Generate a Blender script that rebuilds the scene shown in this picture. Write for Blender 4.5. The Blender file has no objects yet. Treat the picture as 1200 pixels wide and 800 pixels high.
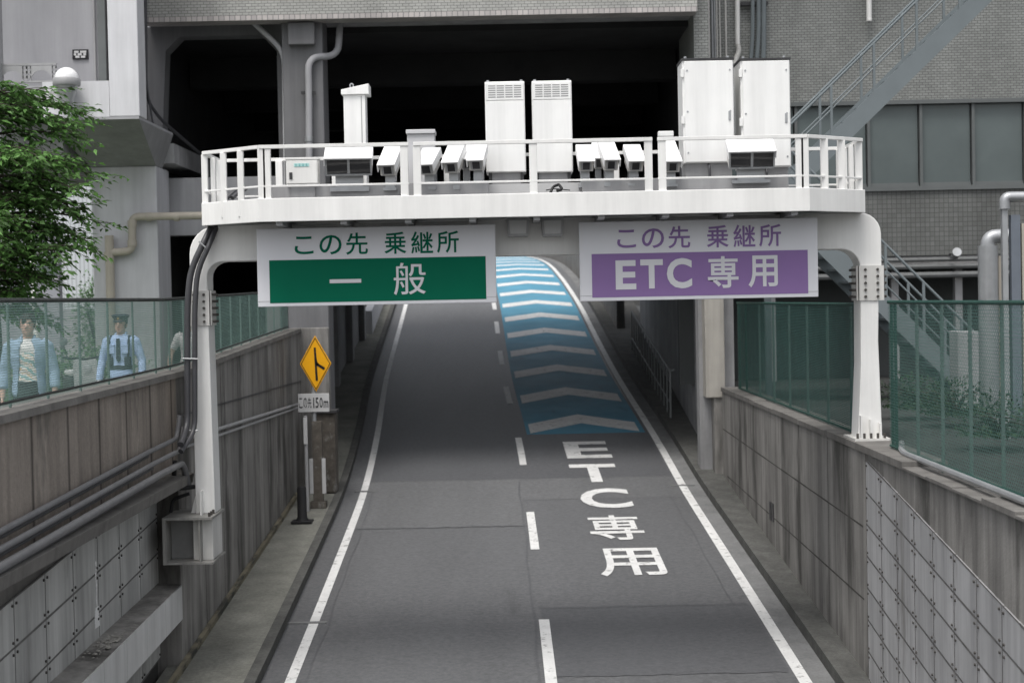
import bpy, math, random
import numpy as np
from mathutils import Vector, Matrix
rnd = random.Random(7)
R = math.radians
S = bpy.context.scene
COL = S.collection

# ------------------------------------------------------------------ camera, sky, sun, exposure
F = 1900.0                      # focal length in photo pixels (1200 wide)
EYE = 4.7                       # eye height above the road under the gantry
PITCH = math.atan(48 / F); ROLL = 0.02
fw = Vector((0, math.cos(PITCH), -math.sin(PITCH)))
r0 = Vector((1, 0, 0)); u0 = Vector((0, math.sin(PITCH), math.cos(PITCH)))
RT = r0 * math.cos(ROLL) - u0 * math.sin(ROLL)
UP = u0 * math.cos(ROLL) + r0 * math.sin(ROLL)
cam = bpy.data.cameras.new('camera'); co = bpy.data.objects.new('camera', cam); COL.objects.link(co)
m = Matrix((RT, UP, -fw)).transposed().to_4x4(); m.translation = (0, 0, EYE)
co.matrix_world = m
cam.sensor_fit = 'HORIZONTAL'; cam.sensor_width = 36; cam.lens = F / 1200 * 36
cam.clip_start = 0.1; cam.clip_end = 3000
cam.dof.use_dof = True; cam.dof.focus_distance = 20.3; cam.dof.aperture_fstop = 1.8
S.camera = co
SUN_EL, SUN_AZ = 66, 205        # degrees; azimuth clockwise from +Y
wd = bpy.data.worlds.new('World'); S.world = wd; wd.use_nodes = True
nt = wd.node_tree; nt.nodes.clear()
sky = nt.nodes.new('ShaderNodeTexSky'); sky.sky_type = 'NISHITA'; sky.sun_disc = False
sky.sun_elevation = R(SUN_EL); sky.sun_rotation = R(SUN_AZ); sky.air_density = 1.0; sky.dust_density = 4.0
hs = nt.nodes.new('ShaderNodeHueSaturation'); hs.inputs['Saturation'].default_value = 0.22
bg = nt.nodes.new('ShaderNodeBackground'); bg.inputs['Strength'].default_value = 0.12
wo = nt.nodes.new('ShaderNodeOutputWorld')
nt.links.new(sky.outputs[0], hs.inputs['Color']); nt.links.new(hs.outputs[0], bg.inputs[0]); nt.links.new(bg.outputs[0], wo.inputs[0])
sl = bpy.data.lights.new('sun', 'SUN'); sl.energy = 1.0; sl.angle = R(22); sl.color = (1, .97, .93)
so = bpy.data.objects.new('sun', sl); COL.objects.link(so)
sd = Vector((math.sin(R(SUN_AZ)) * math.cos(R(SUN_EL)), math.cos(R(SUN_AZ)) * math.cos(R(SUN_EL)), math.sin(R(SUN_EL))))
so.rotation_euler = sd.to_track_quat('Z', 'Y').to_euler()
S.view_settings.view_transform = 'Standard'; S.view_settings.look = 'None'
S.view_settings.exposure = 0.82; S.view_settings.gamma = 1; S.view_settings.use_curve_mapping = False
S.cycles.max_bounces = 8; S.cycles.diffuse_bounces = 4; S.cycles.transparent_max_bounces = 12

def W(px, py, d):
    """point at forward distance d seen at photo pixel (px,py) - used to survey positions"""
    v = fw + RT * ((px - 600) / F) + UP * ((400 - py) / F)
    return Vector((0, 0, EYE)) + v * (d / v.y)

def Z(rel): return EYE + rel

# ------------------------------------------------------------------ materials
MATS = {}
def mat(name, col, rough=.7, var=.12, scale=3.0, stretch=(1, 1, 1), bump=.0, bscale=60, metal=0, streak=0, spec=.3,
        joints=None, island=0, fine=0, transl=0, blot=None, grain=None, rvar=.06):
    if name in MATS: return MATS[name]
    m = bpy.data.materials.new(name); MATS[name] = m; m.use_nodes = True
    t = m.node_tree; N = t.nodes; L = t.links; N.clear()
    out = N.new('ShaderNodeOutputMaterial'); b = N.new('ShaderNodeBsdfPrincipled'); L.new(b.outputs[0], out.inputs[0])
    b.inputs['Roughness'].default_value = rough; b.inputs['Metallic'].default_value = metal
    b.inputs['Specular IOR Level'].default_value = spec
    tc = N.new('ShaderNodeTexCoord')
    def noise(sc, st, det=5, ro=.6):
        mp = N.new('ShaderNodeMapping'); mp.inputs['Scale'].default_value = st
        L.new(tc.outputs['Object'], mp.inputs[0])
        n = N.new('ShaderNodeTexNoise'); n.inputs['Scale'].default_value = sc; n.inputs['Detail'].default_value = det
        n.inputs['Roughness'].default_value = ro; L.new(mp.outputs[0], n.inputs['Vector']); return n.outputs[0]
    def rng(sock, a, b_, lo, hi):
        r = N.new('ShaderNodeMapRange'); r.inputs[1].default_value = a; r.inputs[2].default_value = b_
        r.inputs[3].default_value = lo; r.inputs[4].default_value = hi; L.new(sock, r.inputs[0]); return r.outputs[0]
    def mul(a, b_):
        q = N.new('ShaderNodeMath'); q.operation = 'MULTIPLY'; L.new(a, q.inputs[0])
        if hasattr(b_, 'links'): L.new(b_, q.inputs[1])
        else: q.inputs[1].default_value = b_
        return q.outputs[0]
    f = rng(noise(scale, stretch), .3, .7, 1 - var, 1 + var)
    if fine:
        gv = grain if grain else var * .8
        f = mul(f, rng(noise(fine, (1, 1, 1), 3, .75), .3, .7, 1 - gv, 1 + gv))
    if streak:
        f = mul(f, rng(noise(2.6, (1, 1, .07), 6, .7), .35, .62, 1 - streak, 1.06))
        f = mul(f, rng(noise(9, (1, 1, .05), 3, .6), .3, .6, 1 - streak * .35, 1.03))
    if joints:
        ax, per, wid, dk = joints[:4]; ph = joints[4] if len(joints) > 4 else 0
        sp = N.new('ShaderNodeSeparateXYZ'); L.new(tc.outputs['Object'], sp.inputs[0])
        pp = N.new('ShaderNodeMath'); pp.operation = 'PINGPONG'; pp.inputs[1].default_value = per / 2
        pa = N.new('ShaderNodeMath'); pa.operation = 'ADD'; pa.inputs[1].default_value = ph; L.new(sp.outputs[ax], pa.inputs[0]); L.new(pa.outputs[0], pp.inputs[0])
        f = mul(f, rng(pp.outputs[0], 0, wid, dk, 1))
    if island:
        g = N.new('ShaderNodeNewGeometry'); f = mul(f, rng(g.outputs['Random Per Island'], 0, 1, 1 - island, 1 + island))
    rgb = N.new('ShaderNodeRGB'); rgb.outputs[0].default_value = (*col, 1)
    vm = N.new('ShaderNodeVectorMath'); vm.operation = 'SCALE'; L.new(rgb.outputs[0], vm.inputs[0]); L.new(f, vm.inputs['Scale'])
    src = vm.outputs[0]
    if blot:      # (other colour, scale, threshold, stretch)
        mk = rng(noise(blot[1], blot[3], 6, .65), blot[2], blot[2] + .12, 0, 1)
        mx = N.new('ShaderNodeMix'); mx.data_type = 'RGBA'; L.new(mk, mx.inputs[0]); L.new(src, mx.inputs[6])
        mx.inputs[7].default_value = (*blot[0], 1); src = mx.outputs[2]
    L.new(src, b.inputs['Base Color'])
    L.new(rng(noise(scale * 2.3, stretch), .3, .7, max(.05, rough - rvar), min(1, rough + rvar)), b.inputs['Roughness'])
    if bump:
        bp = N.new('ShaderNodeBump'); bp.inputs['Strength'].default_value = bump; bp.inputs['Distance'].default_value = .02
        L.new(noise(bscale, (1, 1, 1), 4), bp.inputs['Height']); L.new(bp.outputs[0], b.inputs['Normal'])
    if transl:
        tr = N.new('ShaderNodeBsdfTranslucent'); L.new(src, tr.inputs[0]); ms = N.new('ShaderNodeMixShader'); ms.inputs[0].default_value = transl
        L.new(b.outputs[0], ms.inputs[1]); L.new(tr.outputs[0], ms.inputs[2]); L.new(ms.outputs[0], out.inputs[0])
    return m

def tile(name, c1, c2, mortar, w, h, off=.5, ms=.006, rough=.45, dirt=.25):
    m = bpy.data.materials.new(name); MATS[name] = m; m.use_nodes = True
    t = m.node_tree; N = t.nodes; L = t.links; b = N['Principled BSDF']; b.inputs['Roughness'].default_value = rough
    tc = N.new('ShaderNodeTexCoord'); sp = N.new('ShaderNodeSeparateXYZ'); L.new(tc.outputs['Object'], sp.inputs[0])
    ad = N.new('ShaderNodeMath'); ad.operation = 'ADD'; L.new(sp.outputs[0], ad.inputs[0]); L.new(sp.outputs[1], ad.inputs[1])
    cb = N.new('ShaderNodeCombineXYZ'); L.new(ad.outputs[0], cb.inputs[0]); L.new(sp.outputs[2], cb.inputs[1])
    br = N.new('ShaderNodeTexBrick'); br.offset = off; br.inputs['Scale'].default_value = 1
    br.inputs['Color1'].default_value = (*c1, 1); br.inputs['Color2'].default_value = (*c2, 1); br.inputs['Mortar'].default_value = (*mortar, 1)
    br.inputs['Mortar Size'].default_value = ms; br.inputs['Mortar Smooth'].default_value = .2
    br.inputs['Brick Width'].default_value = w; br.inputs['Row Height'].default_value = h
    L.new(cb.outputs[0], br.inputs['Vector'])
    n = N.new('ShaderNodeTexNoise'); n.inputs['Scale'].default_value = .9; n.inputs['Detail'].default_value = 6
    mp = N.new('ShaderNodeMapping'); mp.inputs['Scale'].default_value = (1, 1, .35); L.new(tc.outputs['Object'], mp.inputs[0]); L.new(mp.outputs[0], n.inputs['Vector'])
    mr = N.new('ShaderNodeMapRange'); mr.inputs[1].default_value = .3; mr.inputs[2].default_value = .65; mr.inputs[3].default_value = 1 - dirt; mr.inputs[4].default_value = 1.08
    L.new(n.outputs[0], mr.inputs[0])
    vm = N.new('ShaderNodeVectorMath'); vm.operation = 'SCALE'; L.new(br.outputs[0], vm.inputs[0]); L.new(mr.outputs[0], vm.inputs['Scale'])
    L.new(vm.outputs[0], b.inputs['Base Color'])
    bp = N.new('ShaderNodeBump'); bp.inputs['Strength'].default_value = .4; bp.inputs['Distance'].default_value = .01; bp.invert = True
    L.new(br.outputs['Fac'], bp.inputs['Height']); L.new(bp.outputs[0], b.inputs['Normal'])
    return m

ASPH = mat('asphalt', (.107, .109, .113), .62, .09, .9, (1, .04, 1), .25, 40, fine=13, spec=.5, grain=.24, rvar=.01, blot=((.075, .076, .079), 1.7, .63, (1, .12, 1)))
ASPH_L = mat('asphalt_worn', (.120, .122, .125), .62, .09, .9, (1, .05, 1), .25, 40, fine=13, spec=.5, grain=.24, rvar=.01)
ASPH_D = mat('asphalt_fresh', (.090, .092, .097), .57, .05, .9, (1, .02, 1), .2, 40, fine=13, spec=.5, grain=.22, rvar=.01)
PAINT = mat('road_paint', (.66, .66, .65), .6, .1, 2.5, blot=((.17, .17, .17), 7, .575, (1, 1, 1)), fine=30)
PAINT_B = mat('blue_road_paint', (.08, .26, .37), .68, .14, .8, fine=25, blot=((.06, .13, .17), 1.6, .62, (1, .3, 1)))
WALK = mat('walkway_concrete', (.19, .19, .168), .9, .25, 1.6, bump=.3, fine=20, blot=((.24, .24, .22), 2.2, .62, (1, .5, 1)))
GUT = mat('gutter_concrete', (.17, .172, .172), .9, .2, 2, bump=.3, fine=25, blot=((.2, .2, .2), 1.8, .6, (1, .3, 1)))
KERB = mat('kerb_concrete', (.09, .09, .085), .9, .25, 3, bump=.3, fine=20)
CONC = mat('stained_concrete', (.28, .27, .255), .9, .18, 1.0, streak=.45, bump=.25, bscale=30, blot=((.085, .082, .076), 1.1, .53, (1, 1, .22)))
CONC_B = mat('brown_stained_concrete', (.30, .262, .228), .9, .14, 1.3, streak=.35, blot=((.12, .112, .10), 1.3, .56, (1, 1, .3)), bump=.3, bscale=30, fine=18, joints=(1, 1.2, .06, .22, .6))
CONC_C = mat('dark_coping_concrete', (.165, .158, .148), .9, .2, 2, streak=.25, bump=.3, bscale=25)
CONC_G = mat('grey_painted_concrete', (.36, .36, .375), .8, .06, 1.5, streak=.12)
CONC_P = mat('pale_pier_concrete', (.50, .50, .52), .8, .05, 1.5, streak=.12)
CONC_N = mat('bay_wall_paint', (.32, .32, .335), .8, .05, 1.5, streak=.08)
CONC_M = mat('mid_grey_concrete', (.19, .19, .197), .8, .06, 1.5, streak=.14)
CONC_W = mat('white_painted_concrete', (.62, .62, .64), .75, .05, 1.5, streak=.09)
CONC_D = mat('streaked_grey_concrete', (.33, .33, .335), .95, .2, 1, streak=.2)  # grey concrete with faint vertical streaks
SHADE = mat('void_shade_concrete', (.03, .03, .031), .95, .2, 1)  # deep shade of the void, put into a near-black base colour
PANEL = mat('cladding_panel', (.40, .40, .405), .75, .08, 1.2, streak=.3, island=.07, blot=((.21, .205, .2), 1.6, .58, (1, 1, .2)))
PANEL_L = mat('aged_cladding_panel', (.47, .47, .455), .8, .08, 1.5, streak=.3, island=.07, blot=((.24, .235, .225), 1.4, .57, (1, 1, .25)))
PANEL_W = mat('pale_box_panel', (.55, .55, .545), .75, .06, 2, streak=.15)
BOLT = mat('bolt_steel', (.07, .065, .06), .6, .1)
STEEL_W = mat('white_painted_steel', (.78, .775, .755), .45, .035, 2.5, streak=.06)
STEEL_WD = mat('weathered_white_steel', (.62, .61, .585), .5, .08, 2.5, streak=.16)
CABW = mat('white_cabinet_paint', (.81, .81, .795), .4, .03, 2, streak=.06)
HOODW = mat('white_hood_paint', (.86, .86, .855), .35, .02, 2)
GREYM = mat('grey_painted_metal', (.33, .33, .335), .5, .06, 3, streak=.1)
GALV = mat('galvanised_steel', (.40, .41, .42), .42, .12, 4, metal=.55)
DKMET = mat('dark_metal', (.05, .05, .052), .5, .1)
BLACK = mat('black_rubber', (.018, .018, .019), .6, .1)
CABLE = mat('black_cable', (.055, .055, .06), .45, .1, spec=.5)
GLASSD = mat('dark_lens_glass', (.02, .02, .022), .12, .1, spec=.6)
SIGNW = mat('sign_white_sheet', (.68, .68, .71), .5, .02, 1.5)
SIGNG = mat('sign_green_sheet', (.002, .12, .068), .6, .03, 1.5, spec=.08)
SIGNP = mat('sign_purple_sheet', (.245, .155, .34), .6, .03, 1.5, spec=.1)
SIGNY = mat('sign_yellow_sheet', (.80, .38, .008), .45, .03, 3)
SIGNK = mat('sign_black', (.012, .012, .014), .5, .05)
SIGNPL = mat('plate_white', (.5, .5, .5), .55, .08, 6)
TEAL = mat('teal_print', (.10, .42, .42), .5, .05)
NETR = mat('grey_green_net', (.10, .20, .175), .6, .15, 2)
NETG = mat('green_net', (.30, .45, .40), .6, .15, 2)
FENG = mat('green_fence_steel', (.014, .06, .047), .5, .1)
FENK = mat('dark_fence_rail', (.03, .034, .033), .5, .1)
POSTG = mat('pale_green_post', (.13, .18, .165), .6, .1)
NETD = mat('dark_green_net', (.045, .125, .108), .6, .15, 2)
BEIGE = mat('beige_pipe', (.40, .365, .31), .55, .05, 3, streak=.08)
STAIRM = mat('blue_grey_stair_steel', (.17, .195, .205), .5, .06, 2)
GLW = mat('grey_window_glass', (.115, .14, .14), .22, .22, .35, spec=.5)
FRAME = mat('window_frame_metal', (.14, .15, .15), .5, .06)
SOIL = mat('street_paving', (.20, .20, .19), .9, .15, 1, bump=.2)
GRASS = mat('lawn', (.06, .12, .035), .9, .3, 3, bump=.5, bscale=40)
BARK = mat('bark', (.06, .05, .042), .9, .25, 6, (1, 1, .2), .5, 30)
LEAF = mat('tree_leaf', (.105, .22, .058), .5, .25, 1.4, island=.65, transl=.42, spec=.4)
LEAF2 = mat('bush_leaf', (.11, .21, .09), .55, .2, 2, island=.45, transl=.25)
RUST = mat('rusty_steel', (.10, .088, .075), .8, .3, 9, blot=((.24, .24, .23), 6, .58, (1, 1, .5)))
DUCT = mat('corrugated_cladding', (.55, .58, .60), .6, .05, 1, joints=(0, .16, .03, .55))
SKIN = mat('skin', (.56, .37, .29), .55, .05, 8)
HAIRK = mat('dark_hair', (.016, .013, .012), .6, .2, 30)
DENIM = mat('pale_denim', (.30, .41, .53), .88, .12, 9, bump=.15, bscale=12)
TEEW = mat('white_tee', (.72, .72, .70), .85, .04, 5)
POLB = mat('uniform_blue', (.40, .53, .76), .85, .06, 6, bump=.4, bscale=18)
NAVY = mat('navy_cloth', (.022, .028, .045), .85, .1, 6)
TROU = mat('dark_trousers', (.03, .032, .04), .85, .1, 6)
GLOVE = mat('white_glove', (.75, .75, .75), .8, .04, 6)
GOLD = mat('cap_badge', (.55, .36, .10), .4, .1)
PRNT = mat('patterned_shirt', (.60, .58, .58), .85, .05, 4, blot=((.16, .14, .17), 26, .52, (1, 1, 1)))
ORNG = mat('print_orange', (.60, .42, .24), .8, .1, 9); TEALP = mat('print_teal', (.34, .44, .43), .8, .1, 9)
GLOBE = mat('frosted_globe', (.82, .82, .82), .3, .02, 3)
REDP = mat('pink_red_plastic', (.6, .08, .1), .5, .05)
TILE_R = tile('grey_facade_tile', (.30, .31, .293), (.24, .248, .235), (.085, .085, .083), .13, .058)
TILE_A = tile('pale_facade_tile', (.46, .46, .435), (.39, .39, .37), (.16, .16, .15), .13, .058)
TILE_E = tile('edge_tile', (.56, .52, .50), (.44, .41, .40), (.2, .2, .2), .11, .5, .0, .008)
TILE_B = tile('grey_wall_tile', (.17, .175, .168), (.135, .14, .132), (.07, .07, .068), .105, .105, .0, .007, dirt=.35)

# ------------------------------------------------------------------ mesh builder
class MB:
    def __init__(s): s.v = []; s.f = []; s.mi = []; s.cur = 0
    def face(s, ids): s.f.append(tuple(ids)); s.mi.append(s.cur)
    def box(s, x0, x1, y0, y1, z0, z1, mtx=None):
        b = len(s.v)
        for z in (z0, z1):
            for x, y in ((x0, y0), (x1, y0), (x1, y1), (x0, y1)):
                p = Vector((x, y, z)); s.v.append(mtx @ p if mtx else p)
        for q in ((0, 3, 2, 1), (4, 5, 6, 7), (0, 1, 5, 4), (1, 2, 6, 5), (2, 3, 7, 6), (3, 0, 4, 7)): s.face([b + i for i in q])
        return s
    def bar(s, p0, p1, w, h=None, up=Vector((0, 0, 1))):
        p0 = Vector(p0); p1 = Vector(p1); h = h or w; d = (p1 - p0).normalized()
        if abs(d.dot(up)) > .99: up = Vector((0, 1, 0))
        a = d.cross(up).normalized() * w / 2; c = d.cross(a).normalized() * h / 2; b = len(s.v)
        for p in (p0, p1):
            for q in (a + c, -a + c, -a - c, a - c): s.v.append(p + q)
        for q in ((3, 2, 1, 0), (4, 5, 6, 7), (0, 1, 5, 4), (1, 2, 6, 5), (2, 3, 7, 6), (3, 0, 4, 7)): s.face([b + i for i in q])
        return s
    def tube(s, pts, r, n=10, cap=True):
        pts = [Vector(p) for p in pts]; k = len(pts); rr = r if isinstance(r, (list, tuple)) else [r] * k
        b = len(s.v); ref = None
        for i, p in enumerate(pts):
            t = (pts[min(i + 1, k - 1)] - pts[max(i - 1, 0)]).normalized()
            if ref is None:
                ref = t.orthogonal().normalized()
            a = (ref - t * ref.dot(t)); a = a.normalized() if a.length > 1e-5 else t.orthogonal().normalized(); ref = a
            c = t.cross(a)
            for j in range(n):
                an = 2 * math.pi * j / n; s.v.append(p + (a * math.cos(an) + c * math.sin(an)) * rr[i])
        for i in range(k - 1):
            for j in range(n):
                s.face((b + i * n + j, b + i * n + (j + 1) % n, b + (i + 1) * n + (j + 1) % n, b + (i + 1) * n + j))
        if cap:
            s.face([b + j for j in reversed(range(n))]); s.face([b + (k - 1) * n + j for j in range(n)])
        return s
    def lathe(s, c, prof, n=20):       # prof: (r,z) list about vertical axis at c
        return s.tube([(c[0], c[1], c[2] + z) for r, z in prof], [max(r, .001) for r, z in prof], n)
    def ell(s, c, rx, ry, rz, nu=16, nv=10, mtx=None):
        b = len(s.v); c = Vector(c)
        for i in range(nv + 1):
            ph = math.pi * i / nv
            for j in range(nu):
                th = 2 * math.pi * j / nu
                p = Vector((rx * math.sin(ph) * math.cos(th), ry * math.sin(ph) * math.sin(th), rz * math.cos(ph)))
                if mtx: p = mtx @ p
                s.v.append(c + p)
        for i in range(nv):
            for j in range(nu):
                s.face((b + i * nu + j, b + (i + 1) * nu + j, b + (i + 1) * nu + (j + 1) % nu, b + i * nu + (j + 1) % nu))
        return s
    def prism(s, poly, y0, y1):        # poly in (x,z), extruded along y
        n = len(poly); b = len(s.v)
        for y in (y0, y1):
            for x, z in poly: s.v.append(Vector((x, y, z)))
        s.face([b + i for i in range(n)]); s.face([b + n + i for i in reversed(range(n))])
        for i in range(n): s.face((b + i, b + n + i, b + n + (i + 1) % n, b + (i + 1) % n))
        return s
    def prismx(s, poly, x0, x1):       # poly in (y,z), extruded along x
        n = len(poly); b = len(s.v)
        for x in (x0, x1):
            for y, z in poly: s.v.append(Vector((x, y, z)))
        s.face([b + i for i in range(n)]); s.face([b + n + i for i in reversed(range(n))])
        for i in range(n): s.face((b + i, b + n + i, b + n + (i + 1) % n, b + (i + 1) % n))
        return s
    def loft(s, ds, sec):              # sec(d) -> closed list of (x,z); swept along y=d
        b = len(s.v); n = None
        for d in ds:
            q = sec(d); n = len(q)
            for x, z in q: s.v.append(Vector((x, d, z)))
        for i in range(len(ds) - 1):
            for j in range(n): s.face((b + i * n + j, b + i * n + (j + 1) % n, b + (i + 1) * n + (j + 1) % n, b + (i + 1) * n + j))
        s.face([b + j for j in reversed(range(n))]); s.face([b + (len(ds) - 1) * n + j for j in range(n)])
        return s
    def quad(s, a, b_, c, d):
        b = len(s.v); s.v += [Vector(a), Vector(b_), Vector(c), Vector(d)]; s.face((b, b + 1, b + 2, b + 3)); return s
    def build(s, name, m, parent=None, local=False, bevel=0, smooth=False, label=None, flip=True):
        import bmesh
        me = bpy.data.meshes.new(name)
        off = Vector((0, 0, 0))
        if parent and not local:
            p = parent
            while p: off += p.location; p = p.parent
        me.from_pydata([tuple(v - off) for v in s.v], [], s.f)
        ms = m if isinstance(m, (list, tuple)) else [m]
        for x in ms: me.materials.append(x)
        for p, i in zip(me.polygons, s.mi): p.material_index = i
        bm = bmesh.new(); bm.from_mesh(me); bmesh.ops.recalc_face_normals(bm, faces=bm.faces); bm.to_mesh(me); bm.free()
        if smooth:
            for p in me.polygons: p.use_smooth = True
            try: me.set_sharp_from_angle(angle=R(40))
            except Exception: pass
        o = bpy.data.objects.new(name, me); COL.objects.link(o)
        if parent: o.parent = parent
        if bevel:
            bv = o.modifiers.new('bevel', 'BEVEL'); bv.width = bevel; bv.segments = 2; bv.limit_method = 'ANGLE'; bv.angle_limit = R(50)
        if label: o['label'] = label
        return o

def thing(name, label, cat, loc=(0, 0, 0), group=None, rot=None):
    o = bpy.data.objects.new(name, None); COL.objects.link(o); o.empty_display_size = .2
    o.location = loc; o['label'] = label; o['category'] = cat
    if rot: o.rotation_euler = rot
    if group: o['group'] = group
    return o
def tag(o, label, cat, group=None):
    o['label'] = label; o['category'] = cat
    if group: o['group'] = group
    return o
def struct(o): o['kind'] = 'structure'; return o

def arc(c, r, a0, a1, n=6):
    return [(c[0] + r * math.cos(R(a0 + (a1 - a0) * i / n)), c[1] + r * math.sin(R(a0 + (a1 - a0) * i / n))) for i in range(n + 1)]
def bend(pts, r=.1, n=5):              # round the corners of a polyline
    pts = [Vector(p) for p in pts]; out = [pts[0]]
    for i in range(1, len(pts) - 1):
        a = (pts[i - 1] - pts[i]); c = (pts[i + 1] - pts[i]); k = min(r, a.length * .45, c.length * .45)
        p0 = pts[i] + a.normalized() * k; p1 = pts[i] + c.normalized() * k
        for j in range(n + 1):
            t = j / n; out.append(p0 * (1 - t) ** 2 + pts[i] * 2 * t * (1 - t) + p1 * t * t)
    out.append(pts[-1]); return out

_g = {}
def glyph(ch, bold=0.0):
    k = (ch, bold)
    if k not in _g:
        c = bpy.data.curves.new('t', 'FONT'); c.body = ch; c.offset = bold; c.resolution_u = 4
        o = bpy.data.objects.new('t', c); COL.objects.link(o); bpy.context.view_layer.update()
        me = bpy.data.meshes.new_from_object(o.evaluated_get(bpy.context.evaluated_depsgraph_get()))
        v = [(p.co.x, p.co.y) for p in me.vertices]; f = [tuple(p.vertices) for p in me.polygons]
        bpy.data.objects.remove(o); bpy.data.curves.remove(c); bpy.data.meshes.remove(me)
        xs = [p[0] for p in v]; ys = [p[1] for p in v]
        x0, x1, y0, y1 = min(xs), max(xs), min(ys), max(ys)
        _g[k] = ([((x - x0) / (x1 - x0), (y - y0) / (y1 - y0)) for x, y in v], f)
    return _g[k]
def put_glyph(mb, ch, fn, bold=0.0, clean=True):   # fn(u,v in 0..1) -> 3D point
    v, f = glyph(ch, bold); b = len(mb.v)
    for u, w in v: mb.v.append(Vector(fn(u, w)))
    for q in f: mb.face([b + i for i in q])

# ------------------------------------------------------------------ road profile (survey)
pix = [(20.1, 800, 945), (24.75, 690, 876), (33, 570, 800), (36.3, 527, 777), (40.2, 486, 752), (44.4, 449, 727), (51.4, 402, 702),
       (60, 358, 680), (68.9, 329, 661), (74.5, 316, 650), (79.6, 309, 643), (86.8, 303.5, 632), (96, 299.5, 614)]
pd = []; pz = []; pxr = []
for d, y, x in pix:
    p = W(x, y, d); pd.append(d); pz.append(p.z); pxr.append(p.x)
g0 = (pz[1] - pz[0]) / (pd[1] - pd[0])
pd = [-8] + pd + [140]; pz = [pz[0] - g0 * 28.1] + pz + [pz[-1] + .9]; pxr = [pxr[0] + .2] + pxr + [pxr[-1] - 8]
DD = np.arange(-8, 140.01, .25)
def smooth(a, n=9):
    k = np.ones(n) / n; q = np.pad(a, (n // 2, n // 2), mode='edge'); return np.convolve(q, k, 'valid')
ZZ = smooth(smooth(np.interp(DD, pd, pz), 13), 13); XX = smooth(smooth(np.interp(DD, pd, pxr), 21), 21)
ZZ[:8] = np.interp(DD[:8], pd, pz); XX[:10] = np.interp(DD[:10], pd, pxr)
def rz(d): return float(np.interp(d, DD, ZZ))
def rx(d): return float(np.interp(d, DD, XX))
def hit(px, py, dz=0):                 # where the sight line of a photo pixel meets the road
    a, b = 12.0, 110.0
    for _ in range(50):
        c = (a + b) / 2
        if W(px, py, c).z > rz(c) + dz: a = c
        else: b = c
    return W(px, py, a)

def sheet(d0, d1, xa, xb, dz, step=.5, nx=1):
    mb = MB(); n = max(1, int((d1 - d0) / step)); ds = [d0 + (d1 - d0) * i / n for i in range(n + 1)]
    for d in ds:
        a, b = xa(d), xb(d)
        for j in range(nx + 1): mb.v.append(Vector((a + (b - a) * j / nx, d, rz(d) + dz)))
    for i in range(n):
        for j in range(nx): mb.face((i * (nx + 1) + j, i * (nx + 1) + j + 1, (i + 1) * (nx + 1) + j + 1, (i + 1) * (nx + 1) + j))
    return mb

# ------------------------------------------------------------------ setting: ground, road, walkways
GL, GR = Z(-1.72), Z(-1.92)
LW, RW = -4.35, 4.28                   # faces of the retaining walls
def lwall(d): return LW if d < 33.2 else -4.9
gm = MB()
gm.quad((-300, -60, GL), (-4.66, -60, GL), (-4.66, 33, GL), (-300, 33, GL))
gm.quad((-300, 33, GL), (-5.2, 33, GL), (-5.2, 400, GL), (-300, 400, GL))
gm.cur = 1; gm.quad((4.75, -60, GR), (300, -60, GR), (300, 400, GR), (4.75, 400, GR)); gm.cur = 0
gm.quad((-300, -60, Z(-8)), (300, -60, Z(-8)), (300, 400, Z(-8)), (-300, 400, Z(-8)))
struct(gm.build('ground', [SOIL, mat('dark_yard_paving', (.042, .044, .043), .9, .25, 1.2, bump=.2)]))
lawn = MB().box(-16, -5.9, 24.5, 31.0, GL - .05, GL + .03); struct(lawn.build('lawn', GRASS))

road = struct(sheet(-8, 138, lambda d: rx(d) - 6.9, lambda d: rx(d) + .38, 0, .5, 4).build('road', ASPH))
def rpart(mb, name, m, label=None): return mb.build(name, m, road, label=label)
# asphalt patches and seams, gutter
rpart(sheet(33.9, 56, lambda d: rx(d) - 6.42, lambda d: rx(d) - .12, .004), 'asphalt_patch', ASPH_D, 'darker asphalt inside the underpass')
rpart(sheet(29.6, 31.9, lambda d: rx(d) - 6.42, lambda d: rx(d) - 3.3, .004), 'asphalt_patch', ASPH_L, 'paler worn asphalt strip across left lane')
rpart(sheet(31.9, 33.9, lambda d: rx(d) - 6.42, lambda d: rx(d) - .12, .004), 'asphalt_patch', ASPH_L)
rpart(sheet(20.6, 23.9, lambda d: rx(d) - 3.2, lambda d: rx(d) - .12, .004), 'asphalt_patch', ASPH_D)
rpart(sheet(-8, 58, lambda d: rx(d) + .09, lambda d: rx(d) + .40, .005), 'gutter_strip', GUT)
for o_, da, db, w_ in ((-3.33, 20.4, 33.6, .03), (-6.3, 14, 33, .02), (-.35, 16, 33, .018)):
    rpart(sheet(da, db, lambda d: rx(d) + o_ + .025 * math.sin(d * 1.7) * math.sin(d * .61), lambda d: rx(d) + o_ + w_ + .025 * math.sin(d * 1.7) * math.sin(d * .61), .0065, .25), 'tar_seam', ASPH_D)
for da, xa_, xb_ in ((29.55, -6.4, -3.3), (33.85, -6.4, -.15), (23.85, -3.2, -.15), (20.55, -3.2, -.15)):
    mb = MB(); n_ = 24
    for i in range(n_ + 1):
        o_ = xa_ + (xb_ - xa_) * i / n_; dj = da + rnd.uniform(-.03, .03)
        for q in (0, .07): mb.v.append(Vector((rx(dj) + o_, dj + q, rz(dj + q) + .0068)))
    for i in range(n_): mb.face((2 * i, 2 * i + 2, 2 * i + 3, 2 * i + 1))
    rpart(mb, 'tar_seam', ASPH_D)
# edge lines
for k, (o0, o1, d1) in enumerate(((-6.56, -6.42, 136), (-.08, .08, 136))):
    rpart(sheet(-8, d1, lambda d: rx(d) + o0, lambda d: rx(d) + o1, .009), 'edge_line', PAINT)
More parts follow.
